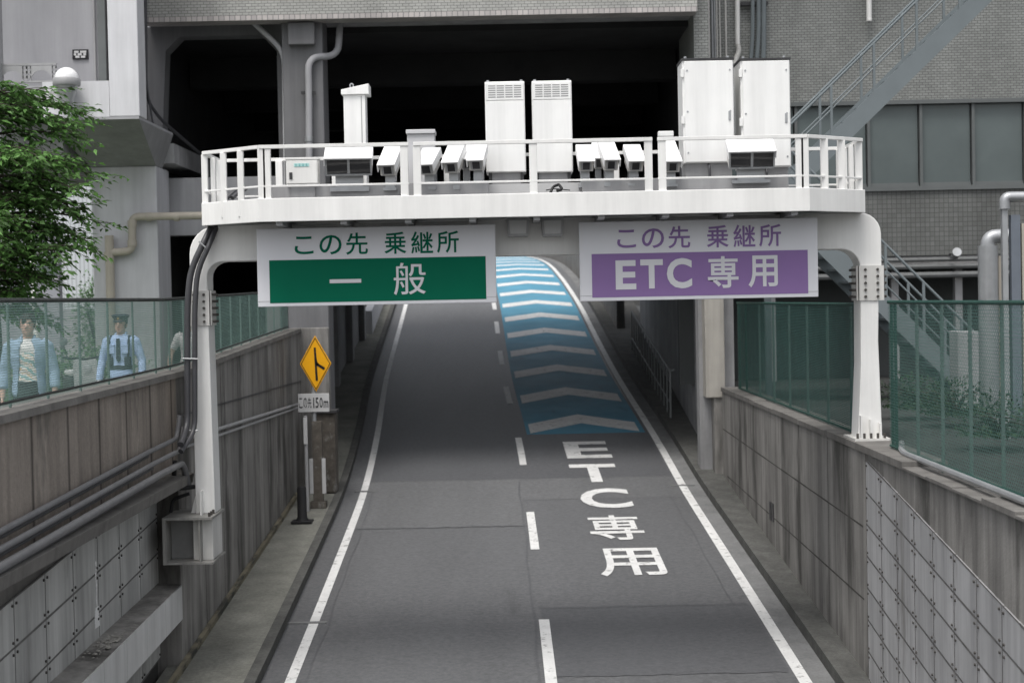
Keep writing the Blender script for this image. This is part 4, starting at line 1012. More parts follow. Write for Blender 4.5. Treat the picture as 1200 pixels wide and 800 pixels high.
# ------------------------------------------------------------------ equipment on the platform
FLO = z0f + .08
def cabinet(px0, px1, py0, py1, d, dep, label, name='equipment_cabinet', kind='door', group=None):
    xa, xb = X(px0, d), X(px1, d); zt = Zp((px0 + px1) / 2, py0, d); zb = Zp((px0 + px1) / 2, py1, d)
    t = thing(name, label, 'cabinet', ((xa + xb) / 2, d + dep / 2, FLO), group)
    MB().box(xa, xb, d, d + dep, zb, zt).build('body', CABW, t, bevel=.01)
    MB().box(xa + .03, xb - .03, d + .05, d + dep - .05, FLO, zb).build('plinth', GREYM, t)
    if kind == 'louvre':
        w = (xb - xa)
        v = MB().box(xa + .012, xb - .012, d - .012, d - .001, zt - .235, zt - .02).build('vent_panel', CABW, t, bevel=.004)
        lm = MB()
        for r in range(6):
            for c_ in range(4):
                x = xa + .035 + c_ * (w - .07) / 4; z = zt - .055 - r * .028
                lm.box(x + .008, x + (w - .07) / 4 - .008, d - .015, d - .0125, z - .007, z + .004)
        lm.build('louvre_slots', mat('slot_grey', (.28, .28, .28), .6, .05), v)
        MB().box(xa + .012, xb - .012, d - .01, d - .001, zb + .01, zt - .245).build('door', CABW, t, bevel=.004)
        for x in (xa + .04, xb - .04):
            MB().tube([(x, d + .1, zt - .002), (x, d + .1, zt + .03)], .018, 8).build('lifting_eye', GALV, t, smooth=True)
            MB().tube([(x, d + dep - .1, zt - .002), (x, d + dep - .1, zt + .03)], .018, 8).build('lifting_eye', GALV, t, smooth=True)
        MB().bar((xa + .05, d + .04, FLO), (xa + .05, d + .04, zb), .04).build('leg', DKMET, t); MB().bar((xb - .05, d + .04, FLO), (xb - .05, d + .04, zb), .04).build('leg', DKMET, t)
    else:
        MB().box(xa + .025, xb - .012, d - .022, d - .001, zb + .012, zt - .012).build('door', CABW, t, bevel=.006)
        sc_ = MB()
        for x in (xa + .06, xb - .05):
            for z in (zt - .13, (zt + zb) / 2, zb + .13): sc_.tube([(x, d - .028, z), (x, d - .021, z)], .012, 8)
        sc_.build('door_screws', GALV, t)
        MB().box(xb - .075, xb - .045, d - .034, d - .0225, (zt + zb) / 2 - .12, (zt + zb) / 2 - .0).build('handle', GALV, t, bevel=.004)
        MB().tube(bend([((xa + xb) / 2, d - .03, FLO), ((xa + xb) / 2, d - .03, zb - .04), ((xa + xb) / 2, d + .06, zb - .01)], .04), .016, 8).build('cable', CABLE, t, smooth=True)
        hm_ = MB()
        for z in (zt - .16, (zt + zb) / 2 - .1): hm_.box(xa - .02, xa + .02, d - .024, d + .03, z - .05, z + .05)
        hm_.build('hinge', CABW, t)
        MB().box(xa - .01, xb + .01, d - .02, d + dep + .01, zt + .001, zt + .025).build('top_cover', DKMET, t)
        for x in (xa + .05, xb - .06): MB().tube([(x, d + .08, zt + .025), (x, d + .08, zt + .06)], .018, 8).build('lifting_eye', GALV, t, smooth=True)
    return t
cabinet(572, 618.5, 95.5, 202, 20.5, .45, 'louvred white cabinet above gap between signs, left one of the pair', kind='louvre', group='louvred cabinets on the platform')
cabinet(627, 673.5, 94.5, 202, 20.5, .45, 'louvred white cabinet above gap between signs, right one of the pair', kind='louvre', group='louvred cabinets on the platform')
cabinet(803, 863, 70.5, 191, 20.5, .55, 'large plain white cabinet nearest the black void, without lamp housing before it', group='large cabinets on the platform')
cabinet(871, 929, 70.5, 196, 20.55, .6, 'large plain white cabinet nearest the stairs, behind right twin-window lamp housing', group='large cabinets on the platform')
# tall antenna box with slanted cap
d = 20.7; t = thing('antenna_box', 'tall slim white box with slanted cap and lifting ring', 'antenna', (X(420, d), d + .15, FLO))
xa, xb = X(406.5, d), X(432, d); zt = Zp(420, 111, d)
MB().box(xa, xb, d, d + .28, FLO, zt).build('body', CABW, t, bevel=.008)
MB().box(xb - .055, xb - .045, d - .004, d - .001, FLO + .3, zt - .02).build('edge_strip', GREYM, t)
MB().prism([(xa - .025, zt), (xb + .05, zt - .0), (xb + .05, zt + .135), (xa - .025, zt + .065)], d - .03, d + .31).build('cap', CABW, t, bevel=.006)
rg = MB(); cx = xa + .1; cz = zt + .125
rg.tube([(cx + .022 * math.cos(R(a)), d + .1, cz + .028 * math.sin(R(a))) for a in range(0, 361, 30)], .009, 6, cap=False); rg.build('lifting_ring', GALV, t, smooth=True)
# grey vented box
d = 20.75; t = thing('vented_box', 'grey vented box with a flat overhanging lid behind the railing posts', 'cabinet', (X(495, d), d + .15, FLO))
xa, xb = X(480, d), X(512, d); zt = Zp(495, 157, d)
GBX = mat('light_grey_box', (.58, .58, .59), .55, .04, 3)
MB().box(xa, xb, d, d + .3, FLO, zt).build('body', GBX, t, bevel=.006)
MB().box(xa - .012, xb + .012, d - .03, d + .32, zt + .001, zt + .055).build('lid', GBX, t, bevel=.008)
lv = MB()
for k in range(6): lv.box(xa + .15, xb - .05, d - .008, d - .001, zt - .23 - .045 * k, zt - .22 - .045 * k)
lv.build('louvres', mat('slot_grey', (.28, .28, .28), .6, .05), t)
# control box with teal label
d = 20.02; t = thing('control_box', 'small white control box with teal label strip and black latch', 'box', (X(356, d), d, FLO))
xa, xb = X(337.5, d), X(375, d); zt = Zp(356, 187, d); zb = Zp(356, 216, d)
MB().box(xa, xb, d, d + .2, zb, zt).build('body', STEEL_W, t, bevel=.008)
MB().box(xa - .01, xb + .01, d - .012, d + .21, zt + .001, zt + .02).build('lid', STEEL_W, t)
MB().box(xa + .012, xb - .012, d - .01, d - .001, zb + .012, zt - .012).build('door', STEEL_W, t, bevel=.003)
MB().box(X(347, d), X(365, d), d - .014, d - .011, Zp(356, 195.5, d), Zp(356, 191.5, d)).build('label_strip', mat('teal_strip', (.45, .68, .66), .5, .05), t)
lm = MB()
for k in range(4):
    x = X(348.5 + 4.1 * k, d); w = .022; z0_ = Zp(356, 194.7, d); z1_ = Zp(356, 192.3, d); zm = (z0_ + z1_) / 2
    lm.box(x, x + w, d - .017, d - .0145, z0_, z0_ + .005); lm.box(x, x + w, d - .017, d - .0145, z1_ - .005, z1_); lm.box(x + w * .4, x + w * .6, d - .017, d - .0145, z0_ + .005, z1_ - .005)
lm.build('label_marks', TEAL, t)
MB().box(X(341.5, d), X(345, d), d - .02, d - .011, Zp(356, 210, d), Zp(356, 202, d)).build('latch', DKMET, t)
MB().box(xa + .05, xb - .05, d + .05, d + .15, FLO, zb).build('stand', GREYM, t)

def housing(px0, px1, pyt, pyb, d, tilt, length, label, twin=False, name='camera_housing', yaw=0, cat='camera', group='camera housings on the platform'):
    """hooded housing tilted down the road; its front lower edge ends near pyb"""
    w = (px1 - px0) / F * d; pxm = (px0 + px1) / 2
    h = .18 if not twin else .235
    zc = Zp(pxm, pyb, d) + .02
    t = thing(name, label, cat, (X(pxm, d), d, zc), group, rot=(R(tilt), 0, R(yaw)))
    # local: -Y is the front
    MB().box(-w / 2, w / 2, -.0, length - .1, .0, h - .02).build('body', STEEL_WD, t, local=True, bevel=.008)
    hd = MB().box(-w / 2 - .012, w / 2 + .012, -.09, length, h, h + .014).build('hood', HOODW, t, local=True, bevel=.004)
    for s_ in (-1, 1): x = s_ * (w / 2 + .008); MB().box(x - .005, x + .005, -.075, length, h - .09, h - .001).build('hood_side', HOODW, t, local=True)
    if twin:
        ww = w / 2 - .03
        for s_ in (-1, 1):
            c_ = s_ * (w / 4 - .004); f = MB().box(c_ - ww / 2, c_ + ww / 2, -.014, -.001, .025, h - .035).build('window', GLASSD, t, local=True)
        fr = MB(); fr.box(-w / 2, w / 2, -.03, -.001, 0, .022); fr.box(-w / 2, w / 2, -.03, -.001, h - .03, h - .004); fr.box(-.015, .015, -.03, -.001, .023, h - .031)
        for s_ in (-1, 1): fr.box(s_ * (w / 2 - .01) - .01, s_ * (w / 2 - .01) + .01, -.03, -.001, .023, h - .031)
        fr.build('window_frame', GALV, t, local=True)
    else:
        MB().box(-w * .36, w * .36, -.016, -.001, .02, h - .035).build('bezel', GREYM, t, local=True, bevel=.006)
        MB().box(-w * .24, w * .24, -.02, -.0165, .035, h - .05).build('window', GLASSD, t, local=True)
    # upright stand (counter-rotated so it stays plumb)
    Mi = Matrix.Rotation(R(-tilt), 4, 'X')
    q = MB(); q.box(-w * .3, w * .3, .08, .2, -.16, .05, Mi); q.box(-w * .42, w * .42, .05, .26, min(-.17, FLO - zc + .3), -.14, Mi)
    q.build('stand', GALV, t, local=True)
    return t
housing(384, 438, 172, 207, 20.0, 24, .42, 'wide lamp housing with two dark windows left of the platform', True, 'lamp_housing', 3, 'lamp housing', 'twin-window lamp housings')
housing(856, 909, 162, 199, 19.95, 24, .40, 'wide lamp housing with two dark windows before the rightmost large cabinet', True, 'lamp_housing', -3, 'lamp housing', 'twin-window lamp housings')
housing(448, 467, 172, 208, 20.0, 30, .5, 'white camera housing just right of the left twin-window lamp', yaw=-8)
housing(493, 513, 180, 207, 20.05, 32, .36, 'white camera housing in front of the grey vented box', yaw=-14)
housing(523, 541, 170, 205, 20.05, 30, .5, 'white upright camera housing right of the grey vented box', yaw=-10)
housing(552, 570, 178, 202, 20.1, 32, .36, 'white camera housing touching left louvred cabinet', yaw=-8)
housing(543, 556, 181, 201, 20.4, 30, .4, 'white camera housing half hidden behind one beside left louvred cabinet', yaw=4)
housing(680, 697, 176, 203, 20.1, 32, .36, 'white camera housing nearest to right louvred cabinet', yaw=3)
housing(698, 709, 177, 200, 20.4, 30, .4, 'white camera housing half hidden behind, right of right louvred cabinet', yaw=0)
housing(709, 726, 167, 202, 20.05, 30, .5, 'white upright camera housing between two shorter ones left of railing gap', yaw=6)
housing(737, 755, 175, 203, 20.05, 32, .36, 'white short camera housing just left of the right railing gap', yaw=6)
housing(781, 798, 161, 204, 20.0, 30, .52, 'white camera housing between railing gap and the large cabinet', yaw=4)
d = 20.6; t = thing('sensor_box', 'small white bent-top sensor behind the camera beside large cabinet', 'sensor', (X(782, d), d, FLO))
MB().box(X(774, d), X(792, d), d, d + .12, Zp(782, 160, d), Zp(782, 153.5, d)).build('head', CABW, t, bevel=.01)
MB().bar((X(778, d), d + .06, FLO), (X(778, d), d + .06, Zp(782, 160, d)), .05).build('post', STEEL_WD, t)
# cable bundles lying at the platform's left end
tag(MB().tube(bend([W(266, 232, 20.6), W(275, 224, 20.7), W(284, 220, 20.9)], .05), .03, 8).tube(bend([W(272, 232, 20.6), W(279, 226, 20.7), W(288, 221, 20.9)], .05), .03, 8).build('cable', CABLE, smooth=True), 'pair of black cables lying at the left end of platform', 'cable')
# cables down the left column, bending into wall conduits
cab = thing('cable_bundle', 'two thick black cables curving down the left gantry column', 'cable', (X(222, 20.2), 20.2, Z(-1.6)))
for k, (o1, r) in enumerate(((0, .040), (8, .034))):
    MB().tube(bend([W(252 + o1 * .6, 258, 20.6), W(238 + o1, 285, 20.35), W(223 + o1, 318, 20.35), W(219.5 + o1 * 1.1, 360, 20.35), W(219.5 + o1 * 1.1, 500 + k * 6, 20.35), (X(208, 20.1), 20.0, Zp(200, 521 + k * 8, 20.0))], .35), r, 10).build('cable', CABLE, cab, smooth=True)
sm = MB()
for py in (420, 504): sm.tube([W(214, py, 20.3), W(232, py + .5, 20.3)], .008, 6)
for px0, px1, py0, py1 in ((233, 241, 283, 290),): sm.tube([W(px0, py0, 20.3), W(px1, py1, 20.3)], .01, 6)
sm.build('clamp', GALV, cab)
cd = thing('conduit_run', 'three grey conduits running side by side along ledge of left wall', 'conduit', (LW, 12, Z(-2.1)))
for k in range(3):
    zA = -1.66 - .145 * k; zN = -1.83 - .12 * k; ex = -4.28 + .05 * k; r = .031 if k < 2 else .042
    pts = [(ex + .08, 20.38, Z(zA + .3)), (ex + .04, 20.36 - .05 * k, Z(zA + .01))] + [(ex, 19 - 25 * i / 10, Z(zA + (zN - zA) * (1 + 25 * i / 10) / 6.5)) for i in range(11)]
    if k == 2: pts = [(ex + .02, 20.6, Z(zA - .3)), (ex, 20.4, Z(zA - .01))] + pts[2:]
    MB().tube(bend(pts, .2), r, 10).build('conduit', mat('conduit_grey', (.15, .15, .155), .45, .1, 5), cd, smooth=True)
    MB().tube([Vector(p) + Vector((-.02, 0, -.055)) for p in pts[2:]], .018, 6).build('wire', CABLE, cd, smooth=True)
tag(MB().tube(bend([W(205, 540, 20.3), W(203, 570, 20.4), W(212, 572, 20.5), W(228, 570, 20.6)], .1), .03, 8).tube(bend([W(200, 600, 20.6), W(202, 585, 20.6), W(222, 578, 20.6)], .1), .022, 8).build('cable', BLACK, smooth=True), 'short black cable loops tucked behind foot of left gantry column', 'cable')

# ------------------------------------------------------------------ people
def rings(mb, rs, n=22):
    b = len(mb.v)
    for cx, cy, z, a, c in rs:
        for j in range(n):
            t_ = 2 * math.pi * j / n; ct, st = math.cos(t_), math.sin(t_)
            mb.v.append(Vector((cx + a * math.copysign(abs(ct) ** .85, ct), cy + c * math.copysign(abs(st) ** .85, st), z)))
    for i in range(len(rs) - 1):
        for j in range(n): mb.face((b + i * n + j, b + i * n + (j + 1) % n, b + (i + 1) * n + (j + 1) % n, b + (i + 1) * n + j))
    mb.face([b + j for j in reversed(range(n))]); mb.face([b + (len(rs) - 1) * n + j for j in range(n)])
def fuse(mb, vox, it=3, wrinkle=0):
    """melt the overlapping shells of a MB into one continuous skin"""
    o = mb.build('tmp', SKIN); rm_ = o.modifiers.new('r', 'REMESH'); rm_.mode = 'VOXEL'; rm_.voxel_size = vox
    sm_ = o.modifiers.new('s', 'SMOOTH'); sm_.iterations = it; sm_.factor = .5
    bpy.context.view_layer.update()
    nm = bpy.data.meshes.new_from_object(o.evaluated_get(bpy.context.evaluated_depsgraph_get()))
    out_ = MB(); out_.v = [v.co.copy() for v in nm.vertices]; out_.f = [tuple(p.vertices) for p in nm.polygons]; out_.mi = [0] * len(out_.f)
    me = o.data; bpy.data.objects.remove(o); bpy.data.meshes.remove(me); bpy.data.meshes.remove(nm)
    if wrinkle:
        for v in out_.v:
            w_ = math.sin(v.z * 46 + 9 * abs(v.x) + 3 * math.sin(v.x * 17 + v.z * 11)) * math.sin(v.x * 23 + v.z * 15 + v.y * 20)
            v.y += wrinkle * w_; v.x += wrinkle * .6 * w_
    return out_
def person(label, loc, H=1.7, face=0, top=None, sleeve=.98, openfront=False, wide=0.0, hand=SKIN, capped=False):
    t = thing('person', label, 'person', loc, rot=(0, 0, R(face))); h = H
    TR = [(.485, .158, .118), (.53, .165, .118), (.575, .157, .112), (.62, .148, .104), (.68, .155, .110), (.735, .17, .116), (.775, .176, .110), (.805, .172, .098), (.826, .14, .082), (.842, .092, .068)]
    def torso(k, z0=0, z1=1): return [(0, .005, z * h, a * k, c * k) for z, a, c in TR if z0 <= z <= z1]
    arm = {}
    for s in (-1, 1):
        arm[s] = [Vector((s * .135, .0, .808 * h)), Vector((s * .190, .005, .792 * h)), Vector((s * (.212 + wide * .4), .015, .72 * h)), Vector((s * (.232 + wide), .02, .635 * h)), Vector((s * (.240 + wide * 1.2), -.02, .56 * h)), Vector((s * (.240 + wide * 1.3), -.06, .478 * h))]
    body = MB(); rings(body, torso(.88))
    body.tube([(0, .012, .80 * h), (0, .006, .85 * h), (0, -.008, .895 * h)], [.066, .056, .055], 14)
    zc = H - .228
    HD = [(0, .026, .026, -.062), (.018, .044, .044, -.048), (.05, .060, .068, -.028), (.09, .069, .086, -.012), (.13, .073, .095, -.002), (.165, .072, .094, .003), (.195, .06, .078, .006), (.215, .036, .048, .008), (.224, .012, .016, .008)]
    rings(body, [(0, cy, zc + z, a, c) for z, a, c, cy in HD])
    body.tube([(0, -.094, zc + .118), (0, -.116, zc + .082), (0, -.092, zc + .074)], [.010, .017, .014], 8)
    for s in (-1, 1):
        body.ell((s * .075, .005, zc + .10), .011, .024, .034, 8, 6)
        body.tube(arm[s], [.052, .05, .044, .037, .036, .026], 12)
        w = arm[s][-1]; body.ell(w + Vector((0, -.008, -.045)), .02, .043, .058, 10, 8)
        for i in range(4):
            q0 = w + Vector((0, -.042 + .023 * i, -.085)); ln = (.068, .08, .075, .058)[i]
            body.tube([q0 + Vector((0, 0, .02)), q0 + Vector((-s * .004, 0, -ln * .5)), q0 + Vector((-s * .02, .004, -ln))], [.0105, .0098, .0085], 7)
        q0 = w + Vector((0, -.035, -.02)); body.tube([q0, q0 + Vector((-s * .008, -.03, -.035)), q0 + Vector((-s * .014, -.036, -.068))], [.013, .0115, .009], 7)
        body.tube([(s * .085, 0, .50 * h), (s * .095, -.01, .28 * h), (s * .098, .01, .06 * h)], [.07, .05, .036], 10)
        body.ell((s * .1, -.06, .045), .04, .11, .035, 10, 6)
    fuse(body, .0075, 2).build('body', SKIN, t, local=True, smooth=True)
    for s in (-1, 1):
        MB().ell((s * .030, -.088, zc + .112), .011, .007, .0055, 10, 6).build('eye', HAIRK, t, local=True, smooth=True)
        MB().tube([(s * .014, -.098, zc + .127), (s * .032, -.096, zc + .131), (s * .050, -.082, zc + .126)], [.003, .0045, .003], 6).build('eyebrow', HAIRK, t, local=True, smooth=True)
    MB().tube([(-.024, -.088, zc + .043), (0, -.096, zc + .044), (.024, -.088, zc + .043)], [.003, .0055, .003], 8).build('mouth', mat('lips', (.42, .19, .16), .5, .05), t, local=True, smooth=True)
    # hair
    hm_ = MB(); hs_ = [(0, cy + .004, zc + z * 1.03, a * 1.10 + .004, c * 1.08 + .006) for z, a, c, cy in HD[3:]]
    hs_ = [(0, .03, zc + .055, .062, .062)] + hs_
    rings(hm_, hs_, 36); vv = hm_.v
    for v in vv:
        k_ = math.sin(v.x * 190 + v.y * 60) * .004; v.z += k_; v.y += k_ * .6
    lim = zc + (.152 if not capped else .17)
    fs = [f for f in hm_.f if not (sum(vv[i].y for i in f) / len(f) < -.035 and sum(vv[i].z for i in f) / len(f) < lim + .012 * math.sin(60 * sum(vv[i].x for i in f) / len(f)))]
    hm_.f = fs; hm_.mi = [0] * len(fs); ho = hm_.build('hair', HAIRK, t, local=True, smooth=True)
    sm_ = ho.modifiers.new('solid', 'SOLIDIFY'); sm_.thickness = .012; sm_.offset = -1
    # trousers, shoes
    tm = MB(); rings(tm, [(0, .005, z * h, a, c) for z, a, c in ((.47, .168, .125), (.53, .172, .124), (.585, .158, .112))])
    for s in (-1, 1): tm.tube([(s * .085, .002, .52 * h), (s * .09, -.005, .40 * h), (s * .095, -.01, .28 * h), (s * .098, .005, .05 * h)], [.092, .082, .066, .06], 14)
    fuse(tm, .014, 3, .004).build('trousers', TROU, t, local=True, smooth=True)
    for s in (-1, 1): MB().ell((s * .1, -.07, .035), .05, .14, .045, 12, 8).build('shoe', SIGNK, t, local=True, smooth=True)
    # shirt
    sh = MB(); rings(sh, torso(1.06))
    for s in (-1, 1):
        P_ = arm[s]; n_ = 5 * sleeve; pts = []; rr = []
        RR = [.066, .064, .060, .053, .05, .043]
        for i in range(6):
            if i <= n_: pts.append(P_[i]); rr.append(RR[i])
        fr = n_ - int(n_)
        if fr > .02: i = int(n_); pts.append(P_[i].lerp(P_[i + 1], fr)); rr.append(RR[i] * (1 - fr) + RR[i + 1] * fr)
        sh.tube(pts, rr, 14)
    sh = fuse(sh, .012, 3, .003)
    if openfront:
        c_ = lambda f: sum((sh.v[i] for i in f), Vector()) / len(f)
        kf = []
        for f in sh.f:
            p = c_(f); wz = .075 + .05 * max(0, (.72 * h - p.z)) / (.2 * h) * .6 - .03 * max(0, p.z - .78 * h) / (.06 * h)
            if not (abs(p.x) < wz and p.y < -.02): kf.append(f)
        sh.f = kf; sh.mi = [0] * len(kf)
    so_ = sh.build('shirt', top, t, local=True, smooth=True)
    if openfront: sd_ = so_.modifiers.new('solid', 'SOLIDIFY'); sd_.thickness = .006; sd_.offset = 1
    cl = MB()
    for s in (-1, 1): cl.tube([(s * .02, .07, .862 * h), (s * .062, .03, .858 * h), (s * .066, -.03, .846 * h), (s * (.05 if openfront else .02), -.078, .822 * h)], [.012, .016, .017, .010], 8)
    cl.build('collar', top, so_, local=True, smooth=True)
    return t, h, torso, arm
mt = bpy.data.materials.new('printed_tee'); mt.use_nodes = True; N = mt.node_tree.nodes; L = mt.node_tree.links; b = N['Principled BSDF']; b.inputs['Roughness'].default_value = .85
tc = N.new('ShaderNodeTexCoord'); mp = N.new('ShaderNodeMapping'); mp.inputs['Rotation'].default_value = (0, R(-28), 0); L.new(tc.outputs['Object'], mp.inputs[0])
wv = N.new('ShaderNodeTexWave'); wv.bands_direction = 'Z'; wv.inputs['Scale'].default_value = 4.2; wv.inputs['Distortion'].default_value = 5; wv.inputs['Detail'].default_value = 2; wv.inputs['Detail Scale'].default_value = 2.5; L.new(mp.outputs[0], wv.inputs[0])
cr = N.new('ShaderNodeValToRGB'); cr.color_ramp.interpolation = 'CONSTANT'; e = cr.color_ramp.elements; e[0].position = 0; e[0].color = (.30, .48, .47, 1); e[1].position = .24; e[1].color = (.78, .78, .76, 1)
for ps_, c_ in ((.62, (.70, .52, .30, 1)), (.84, (.78, .78, .76, 1))): q = e.new(ps_); q.color = c_
L.new(wv.outputs['Color'], cr.inputs[0])
sx = N.new('ShaderNodeSeparateXYZ'); L.new(tc.outputs['Object'], sx.inputs[0])
mk_ = N.new('ShaderNodeMath'); mk_.operation = 'COMPARE'; L.new(sx.outputs[2], mk_.inputs[0]); mk_.inputs[1].default_value = 1.13; mk_.inputs[2].default_value = .15
mx = N.new('ShaderNodeMix'); mx.data_type = 'RGBA'; L.new(mk_.outputs[0], mx.inputs[0]); mx.inputs[6].default_value = (.78, .78, .76, 1); L.new(cr.outputs[0], mx.inputs[7]); L.new(mx.outputs[2], b.inputs['Base Color'])
p_, h, torso, arm = person('dark-haired man in open pale denim shirt over a printed white tee behind fence', (W(33, 400, 17.0).x, 17.0, GL), 1.69, 8, top=DENIM, sleeve=.86, openfront=True, wide=.02)
tm = MB(); rings(tm, torso(1.0)); fuse(tm, .012, 2, .004).build('undershirt', mt, p_, local=True, smooth=True)
p_, h, torso, arm = person('police officer in pale blue shirt and dark vest and cap behind fence', (W(142, 400, 21.2).x, 21.2, GL), 1.63, -6, top=POLB, sleeve=1.0, wide=.035, capped=True)
bl = MB(); rings(bl, [(0, .005, z * h, a, c) for z, a, c in ((.565, .170, .124), (.60, .163, .117))]); bl.build('duty_belt', NAVY, p_, local=True, smooth=True)
tie = MB(); tie.prism([(-.022, .815 * h), (.022, .815 * h), (.03, .65 * h), (0, .625 * h), (-.03, .65 * h)], -.130, -.112); tie.build('necktie', NAVY, p_, local=True, bevel=.003)
for s in (-1, 1):
    MB().box(s * .09 - .042, s * .09 + .042, -.126, -.10, .695 * h, .755 * h).build('chest_pocket', POLB, p_, local=True, bevel=.006)
    MB().box(s * .09 - .045, s * .09 + .045, -.130, -.10, .755 * h, .768 * h).build('pocket_flap', POLB, p_, local=True, bevel=.004)
    MB().box(s * .115 - .04, s * .115 + .04, -.125, -.05, .60 * h, .67 * h).build('belt_pouch', NAVY, p_, local=True, bevel=.012)
    vs_ = MB(); vs_.tube([(s * .118, -.098, .60 * h), (s * .128, -.108, .70 * h), (s * .132, -.10, .77 * h), (s * .12, -.04, .832 * h), (s * .115, .04, .83 * h)], [.017] * 5, 8); vs_.build('vest_strap', NAVY, p_, local=True, smooth=True)
cp_ = MB(); zk = h - .228 + .155
cp_.lathe((0, .0, zk), [(.086, 0), (.09, .03), (.118, .062), (.118, .072), (.06, .088), (.002, .09)], 24); cp_.tube([(-.075, -.055, zk + .004), (-.045, -.115, zk - .008), (0, -.135, zk - .012), (.045, -.115, zk - .008), (.075, -.055, zk + .004)], [.006, .012, .014, .012, .006], 8)
cap_ = cp_.build('cap', NAVY, p_, local=True, smooth=True)
MB().ell((0, -.098, zk + .035), .015, .007, .017, 10, 8).build('cap_badge', GOLD, cap_, local=True, smooth=True)
for s in (-1, 1):
    w = arm[s][-1]; gm_ = MB(); gm_.ell(w + Vector((0, -.008, -.045)), .027, .05, .064, 12, 8); gm_.tube([w + Vector((0, .002, .03)), w + Vector((0, -.002, -.02))], [.036, .032], 12)
    for i in range(4): q0 = w + Vector((0, -.044 + .024 * i, -.085)); gm_.tube([q0 + Vector((0, 0, .02)), q0 + Vector((-s * .005, 0, -.04)), q0 + Vector((-s * .02, .004, -.078))], [.0145, .0135, .0115], 7)
    q0 = w + Vector((0, -.035, -.02)); gm_.tube([q0, q0 + Vector((-s * .008, -.032, -.036)), q0 + Vector((-s * .014, -.038, -.074))], [.0165, .0155, .013], 7)
    gm_.build('glove', GLOVE, p_, local=True, smooth=True)
person('person in mottled pale shirt half hidden behind the left gantry column', (W(224, 400, 24.6).x, 24.6, GL), 1.6, 12, top=PRNT, sleeve=.5, wide=.07)

# parked scooter behind the fence
sc = thing('parked_scooter', 'parked dark scooter with white seat and round mirror behind the net fence', 'scooter', (W(95, 430, 24).x, 24, GL), rot=(0, 0, R(25)))
for y in (-.6, .6):
    wmb = MB(); wmb.tube([(.0, y + .2 * math.cos(R(a)), .24 + .2 * math.sin(R(a))) for a in range(0, 361, 20)], .05, 8, cap=False)
    wo_ = wmb.build('wheel', BLACK, sc, local=True, smooth=True); MB().tube([(-.03, y, .24), (.03, y, .24)], .13, 14).build('rim', GALV, wo_, local=True)
MB().prismx([(-.05, .3), (.75, .35), (.85, .6), (.7, .72), (.1, .72), (.0, .5)], -.14, .14).build('body', DKMET, sc, local=True, bevel=.04)
MB().prismx([(-.5, .3), (-.38, .3), (-.28, .95), (-.36, 1.0), (-.5, .7)], -.17, .17).build('front_shield', STEEL_W, sc, local=True, bevel=.03)
MB().box(-.13, .13, .08, .72, .725, .81).build('seat', STEEL_W, sc, local=True, bevel=.03)
MB().tube([(-.32, -.3, 1.02), (0, -.36, .98), (.32, -.3, 1.02)], .02, 8).build('handlebar', DKMET, sc, local=True, smooth=True)
for s in (-1, 1): MB().tube([(s * .25, -.32, 1.02), (s * .3, -.34, 1.2)], .008, 6).build('mirror_stem', DKMET, sc, local=True); MB().ell((s * .3, -.34, 1.25), .06, .02, .06, 12, 8).build('mirror', GALV, sc, local=True, smooth=True)
MB().ell((0, -.52, .85), .07, .05, .07, 12, 8).build('headlight', GLOBE, sc, local=True, smooth=True)
MB().box(-.1, .1, .8, .92, .55, .62).build('tail_light', REDP, sc, local=True, bevel=.01)

